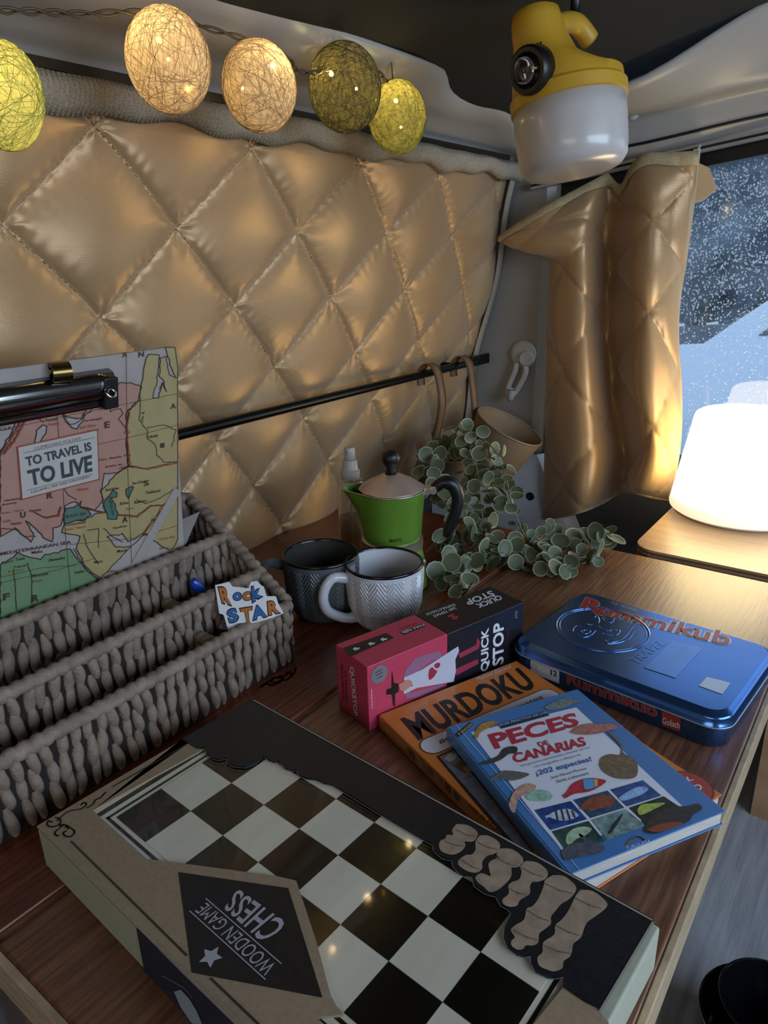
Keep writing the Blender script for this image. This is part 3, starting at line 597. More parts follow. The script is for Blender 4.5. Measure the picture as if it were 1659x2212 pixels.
ptext('strip_lettering', 'GUÍA PRÁCTICA DE LOS', pp, [(330, 306), (592, 233), (584, 222), (326, 294)], flat('c6cad6'), pec, .0006, z7)
poly('edition_strip', pp, [(84, 350), (166, 282), (188, 292), (104, 364)], flat('181a22'), pec, .0003, z7)
ptext('edition_lettering', '3ª EDICIÓN', pp, [(108, 356), (182, 296), (168, 286), (94, 348)], flat('d9cf6a'), pec, .0005, z7)
cells = [[(522, 768), (722, 718), (812, 818), (610, 878)], [(735, 712), (925, 660), (1018, 755), (830, 812)], [(940, 655), (1120, 603), (1222, 688), (1030, 748)], [(618, 885), (820, 828), (910, 940), (692, 990)], [(835, 822), (1025, 762), (1135, 855), (922, 935)], [(1042, 755), (1235, 692), (1325, 752), (1140, 850)]]
cc_ = ['1f3f7d', '274a63', '24477f', '26433f', '6f8683', '1b2627']; ph = []
for k, c in enumerate(cells): ph.append(poly('photo', pp, c, mat('reef_photo_%d' % k, cc_[k], rough=.25, var=.45, scale=220, coat=.4), pec, .0004, z7))
def fish(pts, col, parent, l=.0006, n=3): return poly('fish_picture', pp, pts, mat('fish_'+col, col, rough=.3, var=.3, scale=300), parent, l, z7, n)
f1 = fish([(580, 800), (600, 795), (625, 780), (670, 765), (720, 765), (765, 795), (740, 815), (690, 828), (640, 822), (605, 808), (585, 815)], 'a8b4c4', ph[0])
strokes('fish_stripe', [[pp.at(*z7(a)), pp.at(*z7(b))] for a, b in (((640, 775), (650, 823)), ((670, 768), (685, 826)), ((700, 767), (718, 822)), ((730, 775), (745, 810)))], .0011, ez, flat('232a3c'), f1, .0008)
fish([(770, 760), (800, 720), (860, 690), (930, 690), (965, 720), (940, 750), (880, 760), (830, 775)], '7d4434', ph[1])
fish([(985, 705), (1000, 690), (1040, 665), (1100, 640), (1150, 650), (1120, 680), (1060, 705), (1010, 718)], '86a9cf', ph[2])
fish([(695, 945), (700, 905), (740, 870), (800, 860), (838, 875), (800, 910), (750, 930), (715, 965)], '93ab8e', ph[3])
fish([(925, 905), (950, 850), (1000, 795), (1010, 790), (990, 830), (950, 890)], '26303c', ph[4], n=0)
fish([(1088, 770), (1110, 740), (1170, 732), (1225, 728), (1240, 735), (1190, 760), (1130, 790), (1100, 795)], '9aa84a', ph[5])
# fish lying over the panel and the blue border
fish([(575, 205), (620, 175), (690, 152), (740, 158), (785, 160), (770, 172), (730, 185), (670, 210), (610, 218)], '6c7a78', pec)
fish([(716, 340), (760, 305), (830, 290), (900, 295), (930, 290), (970, 300), (972, 325), (935, 328), (900, 340), (840, 352), (760, 352)], 'a06a62', pec)
fish([(195, 345), (215, 305), (260, 282), (310, 278), (318, 290), (260, 320), (225, 340), (205, 375), (190, 370)], 'a57d3f', pec)
fish([(205, 518), (260, 495), (320, 470), (350, 430), (400, 416), (428, 425), (420, 455), (380, 460), (330, 495), (260, 515)], '3d3a3a', pec)
fish([(265, 600), (320, 570), (350, 552), (420, 555), (495, 570), (450, 595), (390, 607), (330, 598), (290, 608)], '5e5f5c', pec)
fish([(380, 740), (400, 680), (440, 640), (490, 622), (530, 635), (520, 660), (470, 680), (430, 715), (415, 780), (395, 775)], 'b08a7a', pec)
fish([(470, 690), (520, 660), (590, 660), (622, 690), (600, 715), (540, 718), (490, 712)], '86ad9c', pec, .0005)
f2 = fish([(650, 690), (690, 680), (730, 625), (800, 595), (870, 595), (918, 608), (880, 640), (820, 668), (740, 680), (690, 705), (680, 690)], 'a3303a', pec)
poly('fish_marking', pp, [(790, 600), (850, 600), (860, 640), (800, 655)], flat('4b8cc4'), f2, .0008, z7, 3); poly('fish_marking', pp, [(850, 600), (872, 603), (868, 640), (855, 640)], flat('c79a3f'), f2, .0009, z7)
ray_ = fish([(880, 520), (890, 480), (940, 460), (990, 465), (1000, 440), (985, 400), (930, 345), (935, 340), (998, 392), (1010, 450), (1060, 480), (1090, 520), (1085, 580), (1040, 597), (960, 590), (900, 555)], '6a5a48', pec)
fish([(1125, 890), (1140, 840), (1200, 780), (1290, 750), (1370, 748), (1420, 733), (1448, 760), (1400, 790), (1370, 830), (1300, 860), (1220, 890), (1170, 900)], '33302f', pec)
poly('fish_marking', pp, [(1140, 880), (1200, 850), (1300, 835), (1340, 845), (1280, 870), (1200, 893)], flat('7d3a28'), pec, .0008, z7, 3)
fish([(670, 1000), (720, 955), (790, 945), (765, 905), (780, 902), (840, 945), (900, 960), (905, 990), (850, 1015), (760, 1030), (690, 1045)], '4c4f5a', pec)
strokes('publisher_arch', [cr([pp.at(*z7(p)) for p in ((1030, 960), (1060, 925), (1100, 915), (1128, 935))], 5)], .0013, ez, flat('a9867a'), pec)
ptext('publisher_lettering', 'TURQUESA', pp, [(1030, 992), (1162, 950), (1158, 930), (1022, 972)], flat('b9c6dc'), pec, .0005, z7)
# red and black party game box
A = np.array((0.0557, 0.1690, 0)); a_ = math.radians(72.9); e2 = np.array((math.cos(a_), math.sin(a_), 0)); e1 = np.array((-math.sin(a_), math.cos(a_), 0)); W, Lg, HQ = .0480, .1885, .0635
qs = root('party_game_box', tuple(A+e1*W/2+e2*Lg/2), 'pink and black QUICK STOP card game box in front of the white mug', 'game box')
M_pink = mat('pink_card', 'b23a52', rough=.42, var=.06, scale=200); M_qb = mat('black_box_card', '17161d', rough=.38, var=.2, scale=200)
z4 = zoom(680, 1230, 3.19)
cut = 0.089
def qbox(l0, l1, m, nm):
    g = G(); p = [A+e2*l0, A+e2*l1, A+e2*l1+e1*W, A+e2*l0+e1*W]; g.prism(p, (0, 0, HQ)); return build(nm, g, m, qs, bevel=.0008)
tpb = qbox(0, cut, M_pink, 'sleeve'); bkb = qbox(cut+.0003, Lg, M_qb, 'tray')
qt = Plane((0, 0, HQ), (0, 0, 1)); qsd = Plane(A, -e1); qe = Plane(A, -e2)
ptext('lettering', 'QUICKSTOP', qe, [(238, 672), (266, 1005), (298, 1012), (270, 668)], M_wh, tpb, .0003, z4, bold=.02)
ptext('lettering', 'LA VERSIÓN', qe, [(206, 700), (212, 905), (230, 915), (224, 705)], flat('541a2a'), tpb, .0003, z4, bold=.02)
ptext('lettering', 'MÁS DIVERTIDA', qe, [(180, 655), (192, 890), (208, 900), (196, 660)], flat('541a2a'), tpb, .0003, z4, bold=.02)
poly('icon_bar', qt, [(190, 545), (490, 440), (548, 472), (240, 605)], M_qb, tpb, .0002, z4)
for cx, cy in ((285, 550), (390, 515), (475, 485)):
    poly('icon', qt, [(cx-24, cy), (cx-6, cy-12), (cx+8, cy-6), (cx+26, cy-10), (cx+18, cy+6), (cx+4, cy+4), (cx-4, cy+14)], M_wh, tpb, .0004, z4)
poly('caption_bar', qt, [(588, 432), (742, 374), (768, 390), (612, 452)], M_qb, tpb, .0002, z4)
ptext('lettering', 'PARA REÍR', qt, [(744, 378), (592, 434), (612, 448), (764, 391)], M_wh, tpb, .0004, z4, bold=.02)
ptext('lettering', 'CON AMIGOS', qt, [(700, 365), (580, 408), (590, 418), (715, 376)], flat('7d2438'), tpb, .0004, z4)
ptext('lettering', 'QUICK', qt, [(1265, 172), (1098, 238), (1130, 272), (1298, 206)], M_wh, bkb, .0003, z4, bold=.03)
ptext('lettering', 'STOP', qt, [(1212, 146), (1028, 216), (1060, 250), (1246, 180)], M_wh, bkb, .0003, z4, bold=.03)
ptext('lettering', '240 TEMAS', qt, [(965, 258), (812, 318), (826, 334), (980, 272)], M_wh, bkb, .0003, z4, bold=.01)
ptext('lettering', 'DISPARATADOS', qt, [(958, 236), (762, 306), (774, 320), (972, 250)], M_wh, bkb, .0003, z4, bold=.01)
poly('bolt', qt, [(918, 318), (960, 305), (958, 322), (990, 325), (985, 345), (945, 350), (948, 330), (920, 335)], flat('a32a3c'), bkb, .0003, z4)
ptext('lettering', 'QUICK', qsd, [(1204, 690), (1206, 395), (1146, 415), (1142, 712)], M_wh, bkb, .0003, z4, bold=.03)
ptext('lettering', 'STOP', qsd, [(1300, 648), (1302, 355), (1228, 378), (1222, 672)], M_wh, bkb, .0003, z4, bold=.03)
ptext('lettering', 'PARTY GAME', qsd, [(1335, 600), (1337, 395), (1318, 402), (1316, 607)], flat('4a2330'), bkb, .0003, z4)
ptext('lettering', 'ATM', qsd, [(1395, 335), (1396, 285), (1380, 290), (1379, 340)], flat('8a8a92'), bkb, .0003, z4)
M_fig = flat('8f2f43')
poly('figure_leg', qsd, [(985, 580), (1110, 520), (1120, 465), (1138, 500), (1130, 545), (1000, 610)], M_fig, bkb, .0003, z4); poly('figure_leg', qsd, [(960, 690), (1100, 625), (1125, 618), (1125, 650), (975, 730)], M_fig, bkb, .0003, z4)
poly('figure_shirt', qsd, [(610, 740), (625, 690), (690, 610), (780, 580), (860, 560), (880, 600), (790, 640), (660, 740), (640, 790), (660, 850), (880, 790), (900, 800), (700, 880), (630, 890)], flat('8c5f7a'), tpb, .0003, z4)
poly('apron', qsd, [(612, 745), (735, 690), (985, 528), (992, 560), (966, 620), (970, 700), (955, 772), (700, 815), (612, 858), (608, 830), (672, 800), (662, 768), (612, 762)], flat('b5b3c0'), qs, .0005, z4)
poly('apron_spot', qsd, [(785, 690), (805, 672), (825, 690), (840, 700), (820, 735), (790, 760), (780, 735)], flat('97293c'), qs, .0007, z4, 3); poly('apron_spot', qsd, [(820, 655), (845, 640), (862, 650), (850, 675), (828, 678)], flat('97293c'), qs, .0007, z4, 3)
poly('figure_face', qsd, [(575, 790), (640, 755), (668, 770), (665, 800), (610, 840), (585, 830)], flat('b07a6a'), tpb, .0006, z4)
poly('figure_hat', qsd, [(530, 690), (542, 780), (572, 785), (575, 840), (552, 855), (550, 945), (538, 930), (530, 860), (492, 860), (495, 825), (528, 815)], M_blk, tpb, .0006, z4)
bc = qsd.at(*z4((443, 722)), .0004); rb = .0092
g = G(); g.add([bc+rb*(1 if k % 2 else .86)*(math.cos(2*pi*k/48)*e2+math.sin(2*pi*k/48)*ez) for k in range(48)], [tuple(range(47, -1, -1))]); bd = build('silver_badge', g, mat('silver_foil', '9c9da3', rough=.3, metal=.6), tpb)
strokes('badge_mark', [[bc+e2*a+ez*b, bc+e2*c+ez*d] for a, b, c, d in ((-.004, .003, .003, .004), (-.0035, 0, .0035, .001), (-.002, -.003, .003, -.0025))], .0011, -e1, flat('5c4550'), bd)
ptext('lettering', 'MARTÍN', qsd, [(384, 830), (388, 955), (400, 950), (396, 825)], M_wh, tpb, .0004, z4)
# blue tin
ang_t = -5.6; et = np.array((math.cos(math.radians(ang_t)), math.sin(math.radians(ang_t)), 0)); en = np.array((-et[1], et[0], 0))
HT = 0.033; WT, DT = 0.2030, 0.1485; C0 = np.array((0.2160, 0.3885, 0))-et*WT/2-en*DT/2
tin = root('tile_game_tin', tuple(C0+et*WT/2+en*DT/2), 'blue metal travel tin embossed with a red Rummikub title', 'tin')
M_tin = mat('blue_tin', '4b74b2', rough=.20, metal=.9, var=.04, scale=20); M_tin2 = mat('blue_tin_relief', '5b7fb5', rough=.2, metal=.8); M_redt = mat('red_enamel', '9e2a20', rough=.25); M_edgew = mat('silver_relief', 'a9b4c4', rough=.25, metal=.6)
def rring(ins, z, r): 
    return [C0+et*q[0]+en*q[1]+ez*z for q in [(a, b) for a, b, _ in rounded(ins, ins, WT-ins, DT-ins, r-ins*.8, 7)]]
g = G(); rg = [rring(.0035, .0002, .0195), rring(.0025, .0012, .0195), rring(.0025, .021, .0195)]; g.grid(rg, closev=True); g.add(rg[0], [tuple(range(len(rg[0])-1, -1, -1))]); g.add(rg[-1], [tuple(range(len(rg[0])))])
tb = build('tin_body', g, M_tin, tin, smooth=True, sharp=50)
g = G(); rg = [rring(.0012, .0195, .0195), rring(0, .0205, .0195), rring(0, .0216, .0195), rring(.001, .0225, .0195), rring(.001, .0275, .0195), rring(.0016, .0292, .0195), rring(.003, .0302, .0195), rring(.005, .0310, .0195), rring(.0062, .0324, .0195), rring(.0075, .0328, .0195)]
g.grid(rg, closev=True); g.add(rg[-1], [tuple(range(len(rg[0])))]); tl_ = build('tin_lid', g, M_tin, tin, smooth=True, sharp=55)
g = G(); rr2 = rring(-.0004, .0208, .0195); g.tube(rr2, .0006, 5, closed=True); build('lid_seam', g, M_edgew, tin, smooth=True)
ptp = Plane((0, 0, .0328), (0, 0, 1)); z5 = zoom(1080, 1230, 2.865)
def relief(pts, r, closed=False, m=M_tin2, nm='relief_line', par=None):
    g = G(); g.tube(pts, r, 6, closed=closed); return build(nm, g, m, par or tl_, smooth=True)
cR = ptp.at(*z5((632, 368))); rR = np.linalg.norm(ptp.at(*z5((925, 400)))-cR)
circ = lambda c, r, n=48: [c+et*r*math.cos(2*pi*k/n)+en*r*math.sin(2*pi*k/n) for k in range(n)]
relief(circ(cR, rR), .0011, True); relief(circ(cR, rR*.93), .0006, True)
face = [[(585, 300), (600, 285), (615, 320), (605, 332)], [(630, 300), (650, 320), (690, 330), (708, 300)], [(640, 292), (660, 308)], [(470, 395), (450, 380), (470, 350), (500, 355)], [(480, 400), (510, 420), (560, 410), (592, 380)], [(500, 385), (530, 375), (560, 385), (530, 400), (505, 392)], [(610, 355), (640, 372), (680, 380), (690, 372)], [(640, 398), (670, 405), (695, 405)], [(715, 380), (735, 375), (740, 390), (720, 410)], [(650, 440), (680, 455), (750, 435), (790, 400), (825, 350)], [(665, 462), (730, 455), (800, 430), (830, 380)], [(545, 340), (580, 345)]]
g = G()
for q in face: g.tube(cr([ptp.at(*z5(p)) for p in q], 4), .0008, 6)
build('embossed_face', g, M_tin2, tl_, smooth=True, kind='stuff')
# title with raised outline
for nm, bold, ml, lf in (('title_outline', .06, M_edgew, .0002), ('title_lettering', .022, M_redt, .0006)):
    k_ = 1.0
    ptext(nm, 'R', ptp, [(497, 240), (622, 283), (652, 210), (535, 174)], ml, tl_, lf, z5, bold=bold, ref=.022)
    ptext(nm, 'ummikub', ptp, [(600, 272), (1412, 478), (1440, 398), (648, 220)], ml, tl_, lf, z5, bold=bold, ref=.022)
ptext('lettering', 'THE ORIGINAL', ptp, [(682, 212), (848, 264), (856, 250), (692, 198)], M_edgew, tl_, .0002, z5); ptext('lettering', 'KINGS', ptp, [(688, 303), (842, 344), (850, 330), (696, 290)], M_edgew, tl_, .0002, z5)
ptext('lettering', 'TRAVEL', ptp, [(845, 592), (1025, 462), (985, 425), (790, 560)], M_tin2, tl_, .0003, z5, bold=.02)
def panel_(q, nm):
    c = [ptp.at(*z5(p)) for p in q]; g = G(); g.prism(c if np.cross(c[1]-c[0], c[2]-c[1])[2] > 0 else c[::-1], (0, 0, .0005)); return build(nm, g, M_edgew if nm == 'small_plate' else M_tin2, tl_, bevel=.0003)
panel_([(1060, 448), (1250, 492), (1085, 675), (890, 610)], 'raised_plate'); panel_([(1280, 668), (1425, 705), (1375, 775), (1228, 722)], 'small_plate')
pts_ = Plane(C0+en*.0020, -en)
ptext('lettering', 'TRAVEL', pts_, [(202, 548), (366, 614), (370, 580), (194, 514)], M_wh, tb, .0004, z5, bold=.015)
pw = poly('white_plate', pts_, [(190, 558), (368, 626), (368, 706), (190, 636)], flat('b3b4b8'), tb, .0003, z5)
ptext('lettering', '12', pts_, [(316, 652), (354, 664), (354, 630), (316, 617)], M_blk, pw, .0006, z5, bold=.02); ptext('lettering', '12', pts_, [(202, 610), (234, 620), (234, 592), (202, 582)], flat('8c8d91'), pw, .0006, z5)
for nm, bold, ml, lf in (('side_title_outline', .05, flat('6d6f80'), .0003), ('side_title', .02, flat('8c2620'), .0006)):
    ptext(nm, 'R', pts_, [(415, 702), (482, 728), (486, 655), (418, 630)], ml, tb, lf, z5, bold=bold, ref=.02); ptext(nm, 'ummikub', pts_, [(478, 728), (970, 915), (972, 838), (484, 662)], ml, tb, lf, z5, bold=bold, ref=.02)
gsq = poly('maker_mark', pts_, [(1002, 872), (1120, 908), (1118, 1006), (1003, 966)], flat('8c2a28'), tb, .0003, z5)
ptext('lettering', 'Goliath', pts_, [(1006, 952), (1112, 985), (1114, 945), (1008, 912)], flat('c4bcb8'), gsq, .0006, z5, bold=.01)
# ================================================================== woven basket
M_weave = mat('grey_water_hyacinth', '62554a', rough=0.7, var=0.35, scale=70, col2='8c7c6c', bump=0.5, bscale=500); M_gapdark = mat('gap_shade_and_bottom', '1c1712', rough=0.9)  # second one: near-black for the shade in the weave gaps, and for the bottom
Yb0, Yb1 = -0.118, 0.218; WXs = [-0.080, -0.118, -0.163, -0.222]; WHs = [0.063, 0.088, 0.118, 0.150]
bas = root('woven_basket', ((WXs[0]+WXs[3])/2, (Yb0+Yb1)/2, 0.0), 'stepped grey woven basket with compartments at the left of the table', 'basket')
def lobe(g, a, b, r, ph):
    a = np.array(a); b = np.array(b); n = 9; m = 8; t = (b-a)/np.linalg.norm(b-a); u = np.cross(t, (0, 1, 0.01)); u /= np.linalg.norm(u); w = np.cross(t, u); rows_ = []
    for i in range(n):
        s = i/(n-1); rr = r*(math.sin(pi*(0.06+0.88*s)))**0.6
        rows_.append([a+(b-a)*s+rr*(1+0.16*math.cos(2*(2*pi*j/m)+ph+s*5.0))*(math.cos(2*pi*j/m)*u*1.0+math.sin(2*pi*j/m)*w) for j in range(m)])
    g.grid(rows_, closev=True)
def strand_mesh(h, seed):
    rr = random.Random(seed); g = G(); n = max(2, round(h/0.021)); st = h/n
    for k in range(n):
        z0 = k*st; sl = rr.uniform(-.0018, .0018)
        lobe(g, (rr.uniform(-.001, .001)+.0012*(1 if k % 2 else -1), -.0016+sl, z0-.003), (rr.uniform(-.001, .001), .0016+sl, z0+st+.004), .0050+rr.uniform(-.0004, .0006), rr.uniform(0, 6))
    me = bpy.data.meshes.new('woven_strand'); me.from_pydata(g.v, [], g.f); me.materials.append(M_weave); me.polygons.foreach_set('use_smooth', [True]*len(me.polygons)); return me
def strand(me, x, y, z, rot, sz=1.0):
    o = bpy.data.objects.new('woven_strand', me); COL.objects.link(o); o.parent = bas; L = LOC[bas]; o.location = (x-L[0], y-L[1], z-L[2]); o.rotation_euler = (0, 0, rot); o.scale = (1, 1, sz); LOC[o] = L
def rope(path, r, name='rim_rope'):
    g = G(); p = cr(path, max(8, int(110/len(path)))); n = len(p); L = [0]
    for i in range(1, n): L.append(L[-1]+np.linalg.norm(p[i]-p[i-1]))
    m = max(8, int(L[-1]/.0016)); q = [np.array([np.interp(L[-1]*i/(m-1), L, [pp_[k] for pp_ in p]) for k in range(3)]) for i in range(m)]
    rings_ = []
    for i in range(m):
        t = q[min(i+1, m-1)]-q[max(i-1, 0)]; t /= np.linalg.norm(t); u = np.cross(t, (0.03, 0.05, 1)); u /= np.linalg.norm(u); w = np.cross(t, u); s = L[-1]*i/(m-1)
        rings_.append([q[i]+r*(.80+.34*abs(math.sin(a*.5+s*pi/.0098))**.7)*(math.cos(a)*u+math.sin(a)*w) for a in np.linspace(0, 2*pi, 10)[:-1]])
    g.grid(rings_, closev=True); return build(name, g, M_weave, bas, smooth=True)
for wi, (wx, wh) in enumerate(zip(WXs, WHs)):
    ms = [strand_mesh(wh-.004, 31*wi+k) for k in range(4)]; y = Yb0+.005; k = 0
    while y < Yb1-.003:
        strand(ms[k % 4], wx, y, 0.004, 0 if (k % 8) < 4 else pi); y += .0108; k += 1
    g = G(); g.box((wx-.0012, Yb0, .002), (wx+.0012, Yb1, wh-.004)); build('gap_shade_panel', g, M_gapdark, bas)  # dark sheet added inside the wall as the shade between strands
    rope([(wx, Yb0, wh), (wx, (Yb0+Yb1)/2, wh), (wx, Yb1, wh)], .0058)
ms = [strand_mesh(.1, 300+k) for k in range(4)]
prof_h = lambda x: float(np.interp(-x, [.080, .100, .118, .140, .163, .19, .222], [.063, .076, .088, .104, .118, .137, .150]))
for ye in (Yb0, Yb1):
    for k in range(13):
        x = WXs[0]-.004-k*.0112; strand(ms[k % 4], x, ye, .004, pi/2, (prof_h(x)-.005)/.1)
    rope([(x, ye, prof_h(x)) for x in np.linspace(WXs[0], WXs[3], 8)], .0058)
    xs = np.linspace(WXs[0], WXs[3], 8); g = G(); g.prism([(x, ye-.0012, prof_h(x)-.004) for x in xs]+[(WXs[3], ye-.0012, .002), (WXs[0], ye-.0012, .002)], (0, .0024, 0)); build('gap_shade_panel', g, M_gapdark, bas)
for (xa, xb, yc, h) in ((WXs[0], WXs[1], .132, .058), (WXs[1], WXs[2], .134, .078)):
    for k in range(3): strand(ms[k], xa-.01-k*.0112, yc, .004, pi/2, (h-.004)/.1)
    rope([(xa, yc, h), ((xa+xb)/2, yc-.002, h), (xb, yc, h)], .0055, 'cross_rope'); g = G(); g.box((xb, yc-.001, .002), (xa, yc+.001, h-.004)); build('gap_shade_panel', g, M_gapdark, bas)
g = G(); g.box((WXs[3], Yb0, .0004), (WXs[0], Yb1, .004)); build('basket_bottom', g, M_gapdark, bas)
# ------------------------------------------------------------------ clipboard with the map
bC = 0.10; pcl = Plane((-0.181, 0, 0.05), (1, 0, -bC)); nC = pcl.n; upC = np.array((bC, 0, 1)); upC /= np.linalg.norm(upC); yC = np.array((0, 1.0, 0))
z1 = zoom(0, 700, 3.402)
def CL(y, z, l=0.0): return np.array((-0.181+bC*(z-.05), y, z))+nC*l
yR = float(pcl.at(385, 960)[1]); zT = float(pcl.at(385, 748)[2]); yL, zB = yR-.225, zT-.30+.02
zB = .012
clip = root('map_clipboard', tuple(CL((yL+yR)/2, zB)), 'clipboard folder printed with an old coloured map, standing in the basket', 'clipboard')
def crect(y0, z0, y1, z1_, r, l):
    return [CL(a, b, l) for a, b, _ in rounded(y0, z0, y1, z1_, r, 6)]
g = G(); g.prism(crect(yL, zB, yR, zT, .006, -.004), nC*.004); build('board', g, mat('map_paper', '928a85', rough=.5, var=.08, scale=60), clip, bevel=.0006)
g = G(); g.prism([p-nC*.006 for p in crect(yL, zB, yR-.001, zT-.001, .006, 0)], nC*.0015); build('back_cover', g, mat('board_edge', '8a7a5c', rough=.6), clip)
land = {'pink_land': ('9a7364', [(0, 930), (80, 800), (150, 640), (560, 545), (590, 600), (640, 620), (600, 690), (520, 690), (460, 660), (520, 740), (600, 700), (660, 640), (700, 600), (760, 560), (810, 540), (870, 430), (960, 430), (1040, 460), (1010, 560), (940, 640), (925, 900), (940, 1040), (860, 1090), (760, 1100), (740, 1230), (760, 1290), (700, 1370), (590, 1340), (560, 1300), (480, 1330), (470, 1400), (440, 1480), (390, 1500), (380, 1600), (340, 1590), (260, 1500), (180, 1440), (250, 1560), (230, 1600), (110, 1500), (0, 1560)]),
 'yellow_land': ('92845a', [(1215, 165), (1290, 170), (1308, 190), (1308, 1640), (1240, 1660), (1150, 1600), (1060, 1540), (940, 1600), (900, 1540), (790, 1560), (850, 1640), (960, 1640), (740, 1865), (640, 1800), (560, 1650), (590, 1560), (450, 1530), (470, 1465), (640, 1430), (700, 1400), (770, 1380), (740, 1230), (860, 1090), (940, 1040), (925, 640), (1030, 560), (1030, 480), (1060, 300), (1090, 220), (1165, 230), (1150, 420), (1120, 540), (1160, 540), (1190, 440), (1220, 490), (1200, 420), (1170, 380), (1175, 250), (1220, 240), (1240, 370), (1290, 390), (1250, 300), (1225, 200)]),
 'green_land': ('5f7a57', [(0, 1770), (130, 1680), (170, 1700), (300, 1730), (330, 1690), (420, 1680), (510, 1645), (560, 1720), (640, 1810), (720, 1872), (560, 2000), (0, 2200)]),
 'black_sea': ('47665a', [(475, 1465), (460, 1400), (490, 1350), (540, 1345), (600, 1300), (590, 1345), (650, 1370), (665, 1395), (620, 1435), (540, 1450)]), 'caspian_sea': ('3f6458', [(770, 1290), (830, 1220), (858, 1240), (858, 1270), (820, 1280), (840, 1330), (862, 1390), (850, 1432), (790, 1432), (775, 1380), (755, 1330)]), 'aral_sea': ('3f6458', [(928, 1220), (960, 1190), (975, 1205), (960, 1240), (940, 1280), (925, 1260)]),
 'white_sea': ('928a85', [(450, 660), (520, 690), (590, 690), (620, 660), (600, 720), (560, 770), (520, 760)]), 'gulf': ('928a85', [(250, 880), (270, 780), (310, 735), (345, 750), (330, 800), (290, 860)])}
rj = random.Random(5); M_mapink = flat('3b2b20'); M_mapred = flat('8a3d28')
zmin = .10
def jag(pts):
    out = []
    for a, b in zip(pts, pts[1:]+pts[:1]):
        a = np.array(a, float); b = np.array(b, float); n = max(1, int(np.linalg.norm(b-a)/26))
        for k in range(n): out.append(a+(b-a)*k/n+np.array((rj.uniform(-6, 6), rj.uniform(-6, 6)))*(0 if (k == 0 and (a[0] < 5 or a[0] > 1300)) else 1))
    return [tuple(p) for p in out]
for i, (nm, (c, pts)) in enumerate(land.items()):
    jp = jag(pts); lf = .0003 if i < 3 else .0005
    o = poly(nm, pcl, jp, mat('map_'+c, c, rough=.5, var=.07, scale=80), clip, lf, z1)
    strokes('coast_line', [[pcl.at(*z1(p)) for p in jp+jp[:1] if p[0] < 1306]], .0009, nC, M_mapink, o, lf+.0002)
# extend the colour fields to the left, outside the photo's edge
for c, za_, zb2 in (('9a7364', .19, .245), ('5f7a57', .06, .13)):
    g = G(); yq = float(PX(0, 1200, -.178)[1]); g.add([CL(yL+.003, za_, .0002), CL(yq+.02, za_, .0002), CL(yq+.02, zb2, .0002), CL(yL+.003, zb2, .0002)], [(0, 1, 2, 3)]); build('land', g, mat('map_'+c, c), clip)
fr_ = [[(1030, 560), (1020, 700), (1080, 780), (1080, 840), (1140, 890), (1150, 960), (1200, 1010), (1290, 1020)], [(940, 640), (920, 760), (930, 900), (945, 1040), (1080, 1060), (1200, 1030), (1300, 1010)], [(1170, 480), (1190, 425), (1215, 480)], [(1080, 760), (1200, 740), (1290, 780), (1260, 900)], [(590, 1345), (700, 1370), (770, 1380)], [(860, 1400), (1000, 1410), (1100, 1330), (1200, 1330), (1280, 1260)], [(1000, 1290), (1070, 1320), (1180, 1270), (1300, 1200)], [(610, 1540), (640, 1640), (720, 1760)], [(640, 1520), (720, 1500), (720, 1640)], [(200, 1750), (230, 1860), (230, 2050)], [(100, 1800), (120, 2100)], [(300, 640), (290, 700), (320, 720)], [(130, 640), (150, 700), (60, 860), (0, 950)], [(160, 660), (180, 700), (90, 860), (20, 950)], [(540, 1650), (620, 1790), (720, 1880)], [(820, 560), (810, 640), (880, 620), (900, 660), (870, 700), (920, 760)], [(1040, 1540), (1140, 1420), (1180, 1340)], [(470, 1210), (500, 1260), (560, 1290)], [(960, 1640), (1040, 1560)], [(250, 1380), (330, 1420), (420, 1400), (440, 1340)], [(0, 1500), (110, 1510), (180, 1560), (260, 1560)], [(760, 1500), (820, 1560), (900, 1600)]]
def wob(q):
    out = []
    for a, b in zip(q[:-1], q[1:]):
        n = max(1, int(math.hypot(b[0]-a[0], b[1]-a[1])/22))
        for k in range(n): out.append((a[0]+(b[0]-a[0])*k/n+rj.uniform(-4, 4), a[1]+(b[1]-a[1])*k/n+rj.uniform(-4, 4)))
    return out+[q[-1]]
strokes('river_lines', [[pcl.at(*z1(p)) for p in wob(q)] for q in fr_], .0007, nC, M_mapink, clip, .0007)['kind'] = 'stuff'
strokes('red_borders', [[pcl.at(*z1((p[0]+10, p[1]+6))) for p in wob(q)] for q in (fr_[1], fr_[4], fr_[5], fr_[12], fr_[13], fr_[19], fr_[16])], .0011, nC, M_mapred, clip, .0006)['kind'] = 'stuff'
gl_ = [[(410, 580), (430, 840)], [(460, 1200), (475, 1500), (520, 2000)], [(925, 200), (930, 900), (945, 1300), (965, 1750)], [(0, 780), (500, 670), (900, 590), (1305, 510)], [(690, 890), (1000, 820), (1305, 740)], [(0, 1900), (400, 1810), (700, 1720)], [(500, 1620), (1000, 1570), (1300, 1480)], [(0, 1860), (300, 1790), (560, 1770)]]
strokes('grid_lines', [[pcl.at(*z1(p)) for p in q] for q in gl_], .0004, nC, M_mapink, clip, .0007)['kind'] = 'stuff'
def mtxt(s, x, y, w, h, slope=-.17, m=M_mapink, bold=.01, rot=0):
    q = [(x, y), (x+w, y+w*slope), (x+w, y+w*slope-h), (x, y-h)]
    if rot: cx, cy = x+w/2, y-h/2; q = [(cx+(a-cx)*math.cos(rot)-(b-cy)*math.sin(rot), cy+(a-cx)*math.sin(rot)+(b-cy)*math.cos(rot)) for a, b in q]
    ptext('map_lettering', s, pcl, q, m, clip, .0008, z1, bold=bold)
